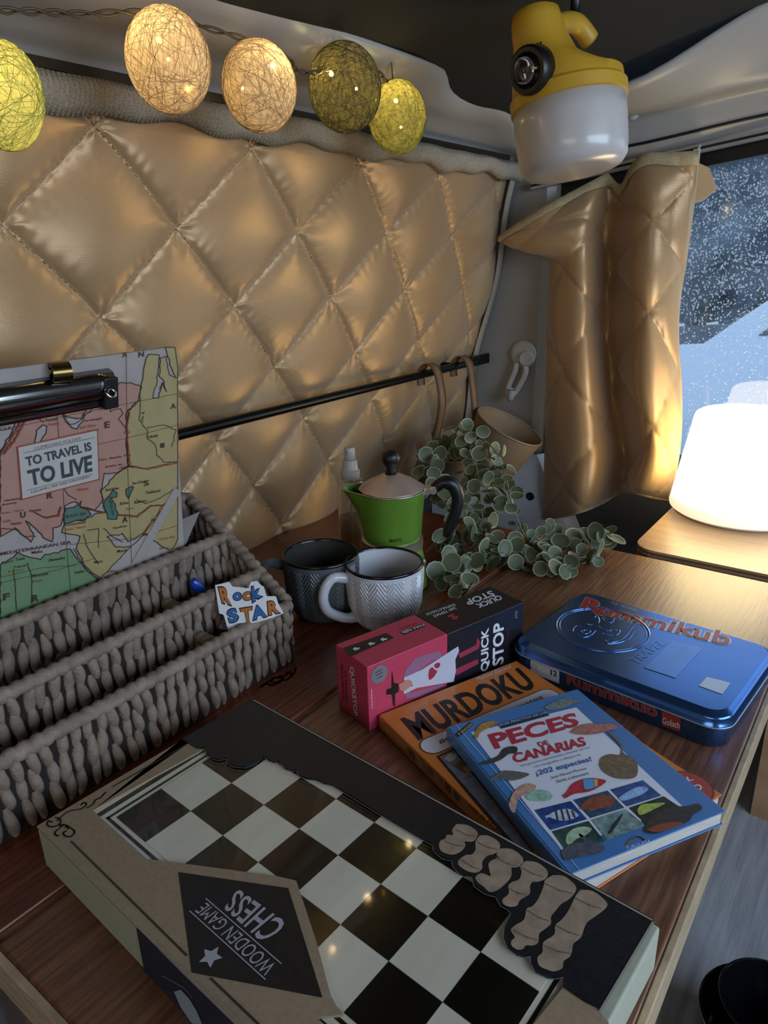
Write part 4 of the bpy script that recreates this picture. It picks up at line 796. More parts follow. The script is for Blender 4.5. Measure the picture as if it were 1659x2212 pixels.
for a in (('A', 1250, 625, 40, 40), ('I', 1175, 910, 30, 34), ('S', 1055, 1190, 36, 40), ('A', 895, 1460, 40, 44), ('E', 765, 765, 40, 48), ('R', 340, 1285, 46, 46), ('U', 145, 1425, 40, 44), ('F', 20, 2030, 50, 50), ('R', 235, 2040, 46, 50), ('N', 1015, 245, 40, 40), ('A', 895, 245, 36, 36)): mtxt(*a, bold=.03)
for s, x, y, w in (('Torneå', 330, 720, 90), ('Archangel', 615, 725, 130), ('Tobolsk', 1080, 840, 80), ('Orenburg', 875, 1070, 105), ('Astrakhan', 770, 1230, 100), ('Hamburg', 30, 1310, 120), ('Antwerp', 10, 1340, 110), ('Vienna', 210, 1385, 90), ('Venice', 75, 1480, 80), ('Constantinople', 480, 1490, 150), ('Malta', 230, 1690, 80), ('Tripoli', 95, 1800, 90), ('Algiers', 5, 1765, 90), ('Tunis', 110, 1740, 70), ('Mourzouk', 235, 1860, 120), ('Alexandria', 355, 1745, 120), ('El Obeid', 405, 2010, 100), ('Ispahan', 830, 1510, 100), ('Bukhara', 985, 1320, 90), ('Tashkend', 1065, 1250, 110), ('Khiva', 880, 1330, 60), ('Mecca', 690, 1760, 60), ('Sea of Aral', 970, 1180, 90), ('Suakin', 545, 1835, 70), ('Muscat', 860, 1680, 70), ('Kurrachee', 1040, 1555, 80), ('Herat', 1110, 1450, 60)): mtxt(s, x, y, w, 22)
mtxt('BLACK SEA', 480, 1425, 150, 22); mtxt('CASPIAN SEA', 745, 1345, 140, 20, 0, rot=1.35); mtxt('MEDITERRANEAN SEA', 0, 1700, 520, 24); mtxt('Furs, Shawls, Tea,', 720, 1010, 240, 20); mtxt('Jewelry, etc.', 770, 1060, 130, 20); mtxt('Obi R.', 1000, 690, 90, 20, 0, rot=-1.4); mtxt('CIRCLE', -90, 800, 170, 24)
for s, x, y, w in (('Timber', 345, 750, 90), ('Seal Skins', 580, 770, 120), ('Train Oil', 640, 800, 80), ('Gold', 905, 810, 50), ('Butter, Cheese', 10, 1400, 160), ('Silk', 20, 1460, 60), ('Grain, Tobacco', 480, 1520, 150), ('Opium', 920, 1370, 60), ('Coffee', 780, 1830, 70), ('Cotton, Rice', 1170, 1590, 110), ('Spices', 1170, 1660, 70), ('Dates', 240, 1900, 70), ('Ivory', 60, 1830, 110), ('Wheat', 560, 1230, 90)): mtxt(s, x, y, w, 20, m=M_mapred, bold=0)
# label card
cardp = [(128, 905), (705, 780), (718, 1135), (160, 1280)]
poly('label_frame', pcl, [(118, 898), (712, 768), (726, 1142), (152, 1292)], M_mapred, clip, .0011, z1); card = poly('label_card', pcl, cardp, flat('a8a29c'), clip, .0013, z1)
M_let = flat('2f3a3c')
ptext('lettering', 'TO TRAVEL IS', pcl, [(188, 1045), (668, 925), (658, 862), (175, 975)], M_let, card, .0016, z1, bold=.03)
ptext('lettering', 'TO LIVE', pcl, [(212, 1190), (672, 1080), (668, 955), (190, 1072)], M_let, card, .0016, z1, bold=.035)
ptext('lettering', 'CLIPBOARD FOLDER', pcl, [(245, 922), (590, 845), (588, 825), (243, 902)], flat('6b625c'), card, .0016, z1); ptext('lettering', 'LEGAMI | WE ARE DREAMERS', pcl, [(225, 1246), (654, 1130), (652, 1108), (222, 1222)], flat('5b534d'), card, .0016, z1)
strokes('rule_line', [[pcl.at(*z1(p)) for p in q] for q in (((165, 945), (690, 830)), ((195, 1218), (672, 1098)))], .0005, nC, flat('6b625c'), card, .0016)
g = G(); a, b = pcl.at(*z1((1300, 1215))), pcl.at(*z1((985, 1770))); t = (b-a)/np.linalg.norm(b-a); s_ = np.cross(nC, t)*.0045; g.prism([a-s_, a+s_, b+s_+t*.06, b-s_+t*.06], nC*.0012); build('elastic_band', g, mat('elastic', '8e8780', rough=.7, var=.1, scale=500), clip, label='grey elastic band across the corner')
# metal clip
M_chrome = mat('chrome', '8d8a86', rough=.12, metal=1.0, var=.05); M_brass = mat('dark_brass', '6d5a33', rough=.25, metal=1.0)
cl0 = pcl.at(*z1((835, 330))); yc1 = cl0[1]-.005; zc1 = cl0[2]-.012; yc0 = yc1-.155
def clipsec(y):
    return [CL(y, zc1+.013, .0005), CL(y, zc1+.011, .006), CL(y, zc1+.005, .010), CL(y, zc1-.005, .009), CL(y, zc1-.011, .005), CL(y, zc1-.013, .0035), CL(y, zc1-.016, .005)]
g = G(); g.grid([clipsec(y) for y in np.linspace(yc0, yc1, 12)]); cpo = build('clip', g, M_chrome, clip, smooth=True, solid=.0012)
for yy_ in (yc0+.006, yc1-.006):
    g = G(); g.prism([CL(yy_-.006, zc1+.008, .006), CL(yy_+.007, zc1+.008, .006), CL(yy_+.007, zc1-.018, .003), CL(yy_-.006, zc1-.018, .003)], nC*.006); build('clip_corner', g, M_black, cpo, bevel=.001)
    g = G(); c = CL(yy_-.002, zc1-.004, .0115); g.lathe([(.002, 0), (.004, 0), (.0055, .0015), (.0045, .003), (.0025, .0025)], axis(c, nC+np.array((0, 0, .4))), 18, cap=False); build('rivet', g, M_chrome, cpo, smooth=True)
g = G(); cy = float(pcl.at(*z1((400, 250)))[1]); c = CL(cy, zc1+.017, .006); g.lathe([(.005, -.007), (.0078, -.007), (.0078, .007), (.005, .007), (.005, -.007)], axis(c, (0.25, 1, 0)), 22, cap=False); build('hanging_loop', g, M_brass, cpo, smooth=True, sharp=40)
# pen, paper, pouch, sticker
g = G(); pa_ = np.array((-0.148, .158, .095)); pbx = np.array((-0.136, .200, .012))
pen = root('blue_pen', tuple((pa_+pbx)/2*np.array((1, 1, 0))+ez*.004), 'dark pen with a blue cap inside the basket', 'pen')
d = pbx-pa_; g.tube([pa_, pa_+d*.05, pa_+d*.32], [.0035, .0055, .0055], 12); build('cap', g, mat('blue_cap', '1d3f9e', rough=.2), pen, smooth=True, sharp=40); g = G(); g.tube([pa_+d*.321, pbx], .0046, 12); build('barrel', g, M_black, pen, smooth=True, sharp=40)
pl_p = Plane((-.195, 0, 0), (1, -.15, .05)); q = [pl_p.at(*p) for p in ((432, 1105), (392, 1198), (350, 1225), (330, 1150))]; g = G(); g.prism(q, (-.0006, 0, 0))
build('paper_sheet', g, mat('grey_paper', '77706b', rough=.6), label='grey folded paper corner sticking up behind the map clipboard', cat='paper')
g = G(); g.sphere((-.1405, .015, .042), (.0135, .080, .040), 28, 16); g.v = [(x+.002*math.sin(y*190)*math.cos(z*160), y, max(.0045, z+.003*math.sin(y*90))) for x, y, z in g.v]
pou = build('black_pouch', g, mat('black_nylon', '0c0c0d', rough=.5, bump=.3, bscale=300), smooth=True, label='soft black pouch lying in the left compartments of the basket', cat='pouch')
z2 = zoom(0, 1050, 2.5136); pst = Plane(PZ(545, 1350, .066), (.55, -.62, .55))
stk = root('sticker', tuple(pst.at(545, 1352)), 'white cut-out sticker reading ROCK STAR in orange and blue', 'sticker')
q = [pst.at(*z2(p)) for p in ((1168, 538), (1245, 520), (1262, 545), (1350, 555), (1362, 520), (1395, 515), (1420, 540), (1432, 545), (1448, 598), (1498, 598), (1512, 640), (1540, 690), (1480, 715), (1400, 738), (1330, 750), (1290, 780), (1240, 788), (1215, 700), (1190, 690))]
g = G(); g.prism([p-pst.n*.0008 for p in q[::-1]], pst.n*.0008); build('backing', g, flat('cfd0d2'), stk)
for ch, q, c in (('R', [(1205, 640), (1262, 655), (1245, 540), (1180, 545)], 'a8622f'), ('o', [(1265, 628), (1318, 622), (1312, 570), (1262, 580)], '2f5f94'), ('c', [(1318, 630), (1368, 620), (1362, 568), (1314, 575)], 'a8622f'), ('k', [(1368, 640), (1432, 600), (1410, 530), (1362, 545)], '2f5f94'), ('S', [(1245, 755), (1305, 730), (1282, 655), (1225, 672)], '2f5f94'), ('T', [(1325, 745), (1370, 738), (1372, 650), (1298, 662)], 'a8622f'), ('A', [(1370, 735), (1455, 712), (1420, 640), (1372, 650)], '2f5f94'), ('R', [(1455, 708), (1528, 692), (1505, 612), (1448, 625)], 'a8622f')):
    ptext('letter_outline', ch, pst, q, M_blk, stk, .0004, z2, bold=.075); c_ = np.array(q, float); c_ = c_.mean(0)+(c_-c_.mean(0))*.86; ptext('letter', ch, pst, [tuple(p) for p in c_], flat(c), stk, .0008, z2, bold=.045)
q = [pst.at(*z2(p)) for p in ((1215, 705), (1185, 770), (1250, 790), (1330, 800), (1345, 750), (1250, 785))]
g = G(); g.prism([p-pst.n*.004 for p in q[::-1]], pst.n*.0008); build('second_layer', g, mat('patterned_sticker', '3f444a', rough=.3, var=.9, scale=200), stk)
# ================================================================== mugs
def mug(name, label, base, R, Hm, mb, mr, mi_, hdir):
    t = root(name, tuple(base), label, 'mug', 'herringbone mugs'); bx, by, bz = base
    n, m = 420, 140; a = np.linspace(0, 2*pi, n, endpoint=False); s = np.linspace(0, 1, m); AA, SS = np.meshgrid(a, s, indexing='ij')
    rad = R*np.interp(SS, [0, .03, .12, .35, .7, 1], [.62, .70, .80, .93, .985, 1.0]); zz = Hm*SS
    tri = np.abs(((AA/(2*pi)*14) % 1)-.5)*2          # zig-zag columns
    ph_ = (SS*Hm/.0058+tri*2.6) % 1; rel = np.clip(np.minimum(ph_, 1-ph_)*4-.3, 0, 1)
    msk = np.clip((SS-.06)/.05, 0, 1)*np.clip((.93-SS)/.04, 0, 1); rad = rad+.0016*(rel-.5)*msk
    g = G(); pts = np.stack([bx+rad*np.cos(AA), by+rad*np.sin(AA), bz+.0002+zz], -1); g.grid(pts, closeu=True); g.lathe([(.6*R, 0), (.0, 0)], Matrix.Translation((bx, by, bz+.0004)), 32, cap=False)
    body = build('body', g, mb, t, smooth=True)
    T_ = Matrix.Translation((bx, by, bz)); g = G(); g.lathe([(R*.94, Hm-.001), (R*.92, Hm*.7), (R*.86, Hm*.35), (R*.7, Hm*.1), (R*.5, .006), (0, .005)], T_, 64, cap=False); build('inside', g, mi_, t, smooth=True)
    g = G(); g.lathe([(R*.938, Hm-.0012), (R*.945, Hm+.0006), (R*.972, Hm+.0014), (R*1.0, Hm+.0006), (R*1.006, Hm-.0012), (R*1.0, Hm-.0020)], T_, 64, cap=False); build('rim', g, mr, t, smooth=True, label='thin black rim')
    h = np.array((math.cos(hdir), math.sin(hdir), 0)); c = np.array(base)
    path = cr([c+h*R*.93+ez*Hm*.83, c+h*(R+.016)+ez*Hm*.88, c+h*(R+.027)+ez*Hm*.66, c+h*(R+.024)+ez*Hm*.38, c+h*(R+.006)+ez*Hm*.20, c+h*R*.80+ez*Hm*.17], 6)
    g = G(); g.tube(path, [.0062]*4+[.0056]*(len(path)-8)+[.0062]*4, 12); g.v = [tuple(p) for p in g.v]; build('handle', g, mb, t, smooth=True)
    return t
M_mw = mat('white_glaze', 'b9bbc0', rough=.22, var=.02, coat=.3); M_mg = mat('grey_glaze', '4f5357', rough=.35, var=.08); M_rim = mat('black_rim', '0b0b0c', rough=.2); M_mgi = mat('dark_grey_glaze', '33342f', rough=.3)
wb = PZ(833, 1341); gb = PZ(700, 1323)
def adir(base, u, v):    # horizontal direction of the handle from a pixel hint
    q = PZ(u, v); return math.atan2(q[1]-base[1], q[0]-base[0])
mug('white_mug', 'white mug with herringbone relief and black rim beside the pink game box', wb, .0430, .0720, M_mw, M_rim, M_mw, adir(wb, 730, 1362))
mug('grey_mug', 'dark grey mug with herringbone relief standing behind the white mug', gb, .0428, .0745, M_mg, M_rim, M_mgi, adir(gb, 590, 1330))
# ================================================================== moka pot
mc = PZ(850, 1258); T_ = Matrix.Translation(mc); M_green = mat('green_enamel', '557a26', rough=.28, var=.05, coat=.4); M_steel = mat('polished_aluminium', 'c9c0b4', rough=.34, metal=1.0, var=.05)
mok = root('moka_pot', tuple(mc), 'green stovetop moka pot with black knob and handle behind the mugs', 'moka pot')
g = G(); g.lathe([(.040, .0003), (.0445, .002), (.0445, .006), (.037, .045), (.036, .049)], T_, 48); build('boiler', g, M_green, mok, smooth=True, sharp=40)
g = G(); g.lathe([(.0355, .049), (.0375, .050), (.0378, .061), (.0365, .062)], T_, 48); bnd = build('steel_collar', g, M_steel, mok, smooth=True, sharp=40)
rt = RW[0].copy(); rt[2] = 0; rt /= np.linalg.norm(rt); fwd = np.array((rt[1], -rt[0], 0)); fwd = -np.cross(ez, rt)   # rt: towards the handle, fwd: towards the camera
fwd = np.cross(rt, ez); n = 72; pts = []
zz_ = [(.062, .0345), (.064, .0355), (.075, .0362), (.095, .0378), (.112, .0395), (.122, .0405), (.124, .0407)]
for k in range(n):
    a = 2*pi*k/n; col_ = []
    d_ = -math.cos(a)                     # 1 on the spout side
    for z_, r_ in zz_:
        sp_w = max(0, d_)**14; up_ = max(0, (z_-.078)/.046)**1.6; r2 = r_+.020*sp_w*up_
        col_.append(mc+rt*r2*math.cos(a)+fwd*r2*math.sin(a)*(1)+ez*(z_+.003*sp_w*up_))
    pts.append(col_)
g = G(); g.grid(pts, closeu=True); jug = build('jug', g, M_green, mok, smooth=True)
g = G(); g.tube([c[-1] for c in pts], .0009, 6, closed=True); build('jug_rim', g, M_steel, mok, smooth=True)
g = G(); lt = T_ @ Matrix.Translation((0, 0, .1245)); g.lathe([(.0400, 0), (.0402, .001), (.030, .009), (.015, .0165), (.0085, .0185), (.0, .0185)], lt, 10); 
rz = Matrix.Rotation(.2, 4, 'Z'); g = G(); g.lathe([(.0400, 0), (.0402, .001), (.030, .008), (.015, .0155), (.0085, .018), (.0, .018)], lt @ rz, 12); lid = build('lid', g, mat('quilt_tinted_aluminium', 'c2ac9a', rough=.35, metal=.6), mok, bevel=.0008, label='faceted aluminium lid')  # the quilt's reflection is put into the lid's pinkish base colour
g = G(); g.lathe([(.0075, .0), (.0055, .006), (.006, .009), (.010, .014), (.0115, .020), (.0095, .0265), (.004, .0300), (0, .0305)], T_ @ Matrix.Translation((0, 0, .142)), 28); build('knob', g, M_black, mok, smooth=True)
hp = lambda a, z_: mc+rt*a+ez*z_
g = G(); g.prism([hp(.036, .125)-fwd*.007, hp(.052, .127)-fwd*.007, hp(.052, .119)-fwd*.007, hp(.040, .116)-fwd*.007], fwd*.014); g.tube([hp(.050, .122)-fwd*.0085, hp(.050, .122)+fwd*.0085], .0042, 12); build('hinge', g, M_steel, mok, smooth=True, sharp=35)
path = cr([hp(.050, .121), hp(.062, .130), hp(.074, .126), hp(.080, .110), hp(.076, .088), hp(.069, .070), hp(.066, .060)], 6); rr_ = list(np.interp(np.linspace(0, 1, len(path)), [0, .25, .5, .85, 1], [.006, .0085, .0078, .0065, .004]))
g = G(); g.tube(path, rr_, 12); build('handle', g, M_black, mok, smooth=True)
vd = rt*.75+fwd*.66; vd /= np.linalg.norm(vd); g = G(); g.lathe([(.005, 0), (.005, .006), (.003, .006), (.003, .010), (.0045, .010), (.0045, .012), (0, .013)], axis(mc+vd*.037+ez*.040, vd), 12); build('safety_valve', g, M_steel, mok, smooth=True, sharp=35)
# word mark on the jug and on the collar, wrapped on the surface
def wraptext(name, s, z0, z1_, half, R, m, parent, bold=.02, a0=0.0):
    v, f = textmesh(s, bold); lo = v.min(0); hi = v.max(0); a = ((v[:, 0]-lo[0])/(hi[0]-lo[0])*2-1)*half+a0; b = z0+(v[:, 1]-lo[1])/(hi[1]-lo[1])*(z1_-z0)
    toC = CW-mc; toC[2] = 0; toC /= np.linalg.norm(toC); sd = np.cross(ez, toC)
    w = mc+R*(np.cos(a)[:, None]*toC+np.sin(a)[:, None]*sd)+b[:, None]*ez; g = G(); g.add(w, f); return build(name, g, m, parent)
wraptext('word_mark', 'BIALETTI', .0690, .0730, .20, .0362, M_blk, jug, a0=.10); wraptext('word_mark', 'RAINBOW', .0535, .0565, .22, .0382, flat('4a1a1a'), bnd, a0=.30)
# ================================================================== spray bottle
sb = PZ(765, 1216); T_ = Matrix.Translation(sb); M_clear = mat('clear_plastic', 'e8e4dc', rough=.08, trans=.92, var=.0, ior=1.3); M_frost = mat('frosted_plastic', 'c9c6c0', rough=.35, trans=.5, var=.02)
spr = root('spray_bottle', tuple(sb), 'clear spray bottle half full of amber liquid behind the moka pot', 'spray bottle')
g = G(); g.lathe([(.0165, .0003), (.0178, .002), (.0178, .112), (.0165, .117), (.009, .119), (.008, .121), (.0072, .118), (.0158, .115), (.0168, .111), (.0168, .003), (0, .002)], T_, 32, cap=False); build('bottle', g, M_clear, spr, smooth=True, sharp=60)
g = G(); g.lathe([(0, .0026), (.0164, .0028), (.0164, .0680), (0, .0680)], T_, 32); build('liquid', g, mat('amber_liquid', 'c8a050', rough=.1, trans=.85, var=.0, ior=1.2), spr, smooth=True, sharp=50)
g = G(); g.lathe([(.0118, .1195), (.0125, .1205), (.0125, .130), (.0105, .131), (.0095, .1425), (.0085, .144), (0, .144)], T_, 28); build('pump_collar', g, M_frost, spr, smooth=True, sharp=45)
g = G(); g.lathe([(.0062, .1442), (.0072, .1455), (.0072, .158), (.0060, .160), (0, .160)], T_, 20); g.tube([sb+ez*.155+fwd*.004, sb+ez*.155+fwd*.0105], .0022, 8); build('spray_head', g, M_frost, spr, smooth=True, sharp=45)
g = G(); g.tube([sb+ez*.006, sb+ez*.119], .0012, 6); build('dip_tube', g, M_frost, spr, smooth=True)
# ================================================================== black wall rail with hanging buckets
M_rail = mat('black_metal', '0f0f10', rough=.28, metal=.6)
ra = PX(300, 968, -.258); rb = PX(1052, 777, -.258); rb[2] = ra[2] = .208
rail = root('wall_rail', tuple(ra), 'black metal utensil rail across the quilted wall', 'rail')
g = G(); g.tube([(ra[0], .03, .208), (ra[0], rb[1]-.04, .208)], .0062, 16); build('bar', g, M_rail, rail, smooth=True, sharp=50)
g = G(); g.box((ra[0]-.003, rb[1]-.06, .200), (ra[0]+.003, rb[1]+.004, .218)); build('end_plate', g, M_rail, rail, bevel=.001)
for yy_ in (.20, rb[1]-.10):
    g = G(); g.tube([(ra[0], yy_, .208), (-.31, yy_, .208)], .004, 8); build('bracket', g, M_rail, rail, smooth=True)
M_buck = mat('taupe_metal', '77644e', rough=.5, var=.06); M_leath = mat('brown_leather', '6a4f37', rough=.6, var=.15, bump=.2, bscale=300); M_seam = mat('leather_stitch', '3a2a1c', rough=.8)
def bucket(label, c, ax, R, Hb, sd, rail_y, off=.9):
    ax = np.array(ax, float); ax /= np.linalg.norm(ax); t = root('hanging_bucket', tuple(np.array(c)-ax*Hb), label, 'bucket', 'buckets hanging on the rail')
    Mx = axis(c, ax); g = G(); g.lathe([(R, 0), (R*.99, -.004), (R*.72, -Hb), (R*.70, -Hb-.001), (0, -Hb-.001)], Mx, 48, cap=False)
    g.lathe([(R*.975, 0), (R*.965, -.004), (R*.70, -Hb+.003), (0, -Hb+.003)], Mx, 48, cap=False); b = build('bucket_body', g, M_buck, t, smooth=True, sharp=60)
    g = G(); Mn = np.array(Mx); g.tube([np.array(c)+R*.99*(math.cos(a)*Mn[:3, 0]+math.sin(a)*Mn[:3, 1]) for a in np.linspace(0, 2*pi, 49)[:-1]], .0017, 8, closed=True); build('rolled_rim', g, M_buck, t, smooth=True)
    # leather strap: from the rim, over the bar and back
    s0 = np.array(c)+R*np.array(sd); top = np.array((ra[0], rail_y, .218))
    path = cr([s0-ax*.014, s0+ez*.01, top+np.array((.030, -.002, -.055)), top+np.array((.020, 0, -.008)), top+np.array((.004, 0, .006)), top+np.array((-.011, 0, -.006)), top+np.array((-.012, .0, -.03))], 8)
    w = np.array((0.35, .93, 0.0))*.0075; g = G(); g.grid([[p-w, p+w] for p in path]); so = build('strap', g, M_leath, t, smooth=True, solid=.0022)
    g = G()
    for sg in (-.8, .8): g.tube([p+w*sg+np.array((.0014, -.0006, 0)) for p in path], .0004, 5)
    build('strap_stitching', g, M_seam, so, kind='stuff')
    g = G(); g.lathe([(0, .004), (.004, .004), (.0045, .002), (.0045, 0)], axis(s0-ax*.006, np.array(sd)), 14); build('rivet', g, M_brass, so, smooth=True)
    return t, Mx
up3 = np.array((0, 0, 1.0)); camR = RW[0]; camU = -RW[1]; camF = RW[2]
def tilt(inplane, toward):   # axis pointing out of the bucket mouth; inplane: lean to the right in view (deg), toward: lean to the viewer
    v = camU*math.cos(math.radians(inplane))+camR*math.sin(math.radians(inplane)); return v*math.cos(math.radians(toward))-camF*math.sin(math.radians(toward))
cRb = PY(1101, 920, .865); cLb = PY(974, 962, .735)
bR, MxR = bucket('empty taupe metal bucket tilted on its leather strap by the corner post', cRb, tilt(27, 27), .0625, .105, -camR*.88-camU*.1+camF*.45, .845)
bL, MxL = bucket('taupe metal bucket hanging on the rail and holding the eucalyptus', cLb, tilt(-3, 34), .0560, .095, camF*.80+camR*.0-camR*.35+camU*.25, .742)
g = G(); Mn = np.array(MxR); pr = cRb+.062*(Mn[:3, 0]*.0)+camR*.052+camF*.03
g.tube(cr([cRb+camR*.018+camF*.078, cRb+camR*.03+camF*.080+camU*.012, cRb+camR*.055+camF*.072+camU*.004, cRb+camR*.058+camF*.057-camU*.018], 6), .0014, 6); build('wire_loop', g, M_rail, bR, smooth=True)
# ================================================================== eucalyptus garland
M_leaf = mat('eucalyptus_leaf', '454d39', rough=.5, var=.2, scale=60, col2='62694e'); M_leafe = mat('eucalyptus_edge', '8f9478', rough=.55); M_stem = mat('eucalyptus_stem', '6c7350', rough=.6)
euc = root('eucalyptus_garland', tuple(cLb-np.array((0, 0, .06))), 'trailing dusty green eucalyptus spilling from the bucket onto the table', 'plant')
def leafmesh(seed):
    rr = random.Random(seed); g = G(); n = 10; ra_ = rr.uniform(.85, 1.05); rings_ = []
    for s, z in ((.45, .0), (.88, .06), (1.0, .10)):
        rings_.append([(s*math.cos(2*pi*k/n)*ra_, s*math.sin(2*pi*k/n), z*(1+.6*math.cos(4*pi*k/n))) for k in range(n)])
    vs = [(0, 0, -.03)]+[p for r_ in rings_ for p in r_]; f = [(0, 1+k, 1+(k+1) % n) for k in range(n)]
    g.add(vs, f)
    for q in range(2): g.f += [(1+q*n+k, 1+(q+1)*n+k, 1+(q+1)*n+(k+1) % n, 1+q*n+(k+1) % n) for k in range(n)]; g.m += [q]*n
    me = bpy.data.meshes.new('leaf'); me.from_pydata(g.v, [], g.f); me.materials.append(M_leaf); me.materials.append(M_leafe); me.polygons.foreach_set('material_index', g.m); me.polygons.foreach_set('use_smooth', [True]*len(me.polygons)); return me
lm = [leafmesh(k) for k in range(5)]; rl = random.Random(21); NL = [0]
def leaf(p, nrm, r):
    if NL[0] >= 300: return
    NL[0] += 1; o = bpy.data.objects.new('leaf', rl.choice(lm)); COL.objects.link(o); o.parent = euc
    Mm = axis(np.array(p)-LOC[euc], nrm, (rl.gauss(0, 1), rl.gauss(0, 1), rl.gauss(0, 1)))
    o.matrix_local = Mm @ Matrix.Diagonal((r, r, r, 1)); LOC[o] = LOC[euc]
def sprig(pts, n, r0, r1, spread=.011, facing=.55):
    path = cr(pts, 10); g = G(); g.tube(path, .0011, 6); build('stem', g, M_stem, euc, smooth=True); N = len(path)
    for k in range(n):
        s = (k+.5)/n; i = min(N-2, int(s*(N-1))); p = path[i]; t = path[i+1]-path[i]; t /= np.linalg.norm(t)
        for sg in (1, -1):
            a = k*1.35+(0 if sg > 0 else pi)+rl.uniform(-.5, .5); u = np.cross(t, (.2, .3, .9)); u /= np.linalg.norm(u); w = np.cross(t, u)
            o = math.cos(a)*u+math.sin(a)*w; r = (r0+(r1-r0)*s)*rl.uniform(.65, 1.15)
            nrm = facing*(-camF)+.8*np.array([rl.gauss(0, .6) for _ in range(3)])+.45*t*sg+.25*ez
            q = p+o*(r*.9+spread*.25)
            nu_ = nrm/np.linalg.norm(nrm); q[2] = max(q[2], r*math.sqrt(max(0, 1-nu_[2]**2))*1.02+r*.16+.0005)
            leaf(q, nrm, r)
def D(u, v, k):
    p = PD(u, v, k); return p if p[2] > .013 else PZ(u, v, .013)
sprig([D(958, 968, 1.14), D(985, 935, 1.09), D(1030, 940, 1.05), D(1070, 975, 1.02), D(1092, 1030, 1.0), D(1105, 1085, .98), D(1125, 1140, .965), D(1150, 1180, .955)], 19, .0115, .008)
sprig([D(950, 985, 1.13), D(985, 960, 1.08), D(1020, 985, 1.04), D(1035, 1040, 1.01), D(1040, 1100, .99), D(1050, 1160, .97), D(1060, 1205, .945)], 17, .0125, .011)
sprig([D(945, 985, 1.13), D(940, 975, 1.09), D(925, 1005, 1.05), D(945, 1050, 1.03), D(985, 1075, 1.0), D(1010, 1120, .98), D(1020, 1165, .96)], 15, .012, .011)
sprig([D(985, 970, 1.13), D(1000, 950, 1.08), D(1010, 1000, 1.06), D(1000, 1050, 1.05), D(1010, 1090, 1.02), D(990, 1135, .99), D(960, 1165, .97), D(950, 1190, .955)], 15, .012, .011)
sprig([D(955, 1165, .975), D(1000, 1180, .96), D(1060, 1205, .94), D(1120, 1190, .945), D(1180, 1195, .945), D(1240, 1180, .95), D(1290, 1165, .955), D(1330, 1165, .955)], 24, .0115, .0125)
sprig([D(1150, 1190, .95), D(1200, 1210, .935), D(1250, 1200, .94), D(1300, 1205, .94)], 9, .012, .011)
sprig([D(1080, 1190, .95), D(1040, 1215, .93), D(990, 1215, .93), D(965, 1235, .915), D(975, 1265, .895), D(1020, 1275, .875)], 14, .012, .0115)
sprig([D(1020, 1150, .97), D(1090, 1175, .955), D(1140, 1215, .93), D(1200, 1225, .925), D(1240, 1232, .92)], 12, .012, .010)
sprig([D(935, 980, 1.10), D(915, 1000, 1.06), D(935, 1040, 1.04), D(965, 1090, 1.02), D(985, 1130, 1.0)], 10, .0125, .0125)
sprig([D(1000, 955, 1.09), D(1050, 1000, 1.05), D(1065, 1050, 1.03), D(1075, 1110, 1.0)], 9, .012, .0125)
sprig([D(1150, 1180, .96), D(1190, 1150, .965), D(1200, 1130, .97)], 4, .010, .008)
# ================================================================== suction hook on the corner post
M_hook = mat('white_plastic', 'aeaaa2', rough=.35, var=.03)
hc = PY(1131, 765, 1.003); sh = root('suction_hook', tuple(hc), 'white plastic suction hook on the grey corner post', 'hook')
g = G(); g.lathe([(.026, 0), (.0262, .0035), (.022, .008), (.015, .010), (0, .010)], axis(hc, (0, -1, 0)), 36); build('suction_cup', g, M_hook, sh, smooth=True, sharp=50)
g = G(); k0 = hc+np.array((.012, -.010, -.006)); g.lathe([(.014, 0), (.014, .006), (.012, .009), (0, .009)], axis(k0, (.25, -1, 0)), 28); build('lever_cap', g, M_hook, sh, smooth=True, sharp=45)
hb_ = PY(1108, 845, .99)
g = G()
for sx in (-.010, .012): g.tube(cr([hc+np.array((sx*.7, -.012, -.014)), hc+np.array((sx, -.014, -.032)), hb_+np.array((sx*.9, -.002, .006)), hb_+np.array((0, -.010, -.010))], 5), [.0056]*16, 8)
g.tube(cr([hb_+np.array((-.010, -.004, .002)), hb_+np.array((0, -.012, -.012)), hb_+np.array((.006, -.020, -.006)), hb_+np.array((.010, -.022, .008))], 5), .0062, 8)
build('hook_arm', g, M_hook, sh, smooth=True)
# ================================================================== table lamp
lf_ = PZ(1588, 1151, .003); tow = CW-lf_; tow[2] = 0; tow /= np.linalg.norm(tow); lc = lf_-tow*.102
M_shade = bpy.data.materials.new('glowing_lamp_shade'); M_shade.use_nodes = True; nt = M_shade.node_tree; b = nt.nodes['Principled BSDF']; b.inputs['Base Color'].default_value = (.85, .82, .75, 1); b.inputs['Roughness'].default_value = .35
tcn = nt.nodes.new('ShaderNodeTexCoord'); sx_ = nt.nodes.new('ShaderNodeSeparateXYZ'); rp = nt.nodes.new('ShaderNodeValToRGB'); mr_ = nt.nodes.new('ShaderNodeMapRange'); nt.links.new(tcn.outputs['Object'], sx_.inputs[0]); nt.links.new(sx_.outputs[2], mr_.inputs[0]); mr_.inputs[1].default_value = 0; mr_.inputs[2].default_value = .16; nt.links.new(mr_.outputs[0], rp.inputs[0])
el = rp.color_ramp.elements; el[0].position = 0; el[0].color = (.075, .062, .042, 1); el[1].position = 1; el[1].color = (.80, .62, .33, 1); e3 = el.new(.35); e3.color = (1, .76, .36, 1); e4 = el.new(.12); e4.color = (.105, .086, .056, 1)
nt.links.new(rp.outputs[0], b.inputs['Emission Color']); b.inputs['Emission Strength'].default_value = 10.0
lamp = root('table_lamp', tuple(lc), 'glowing white tapered table lamp on the plywood shelf', 'lamp')
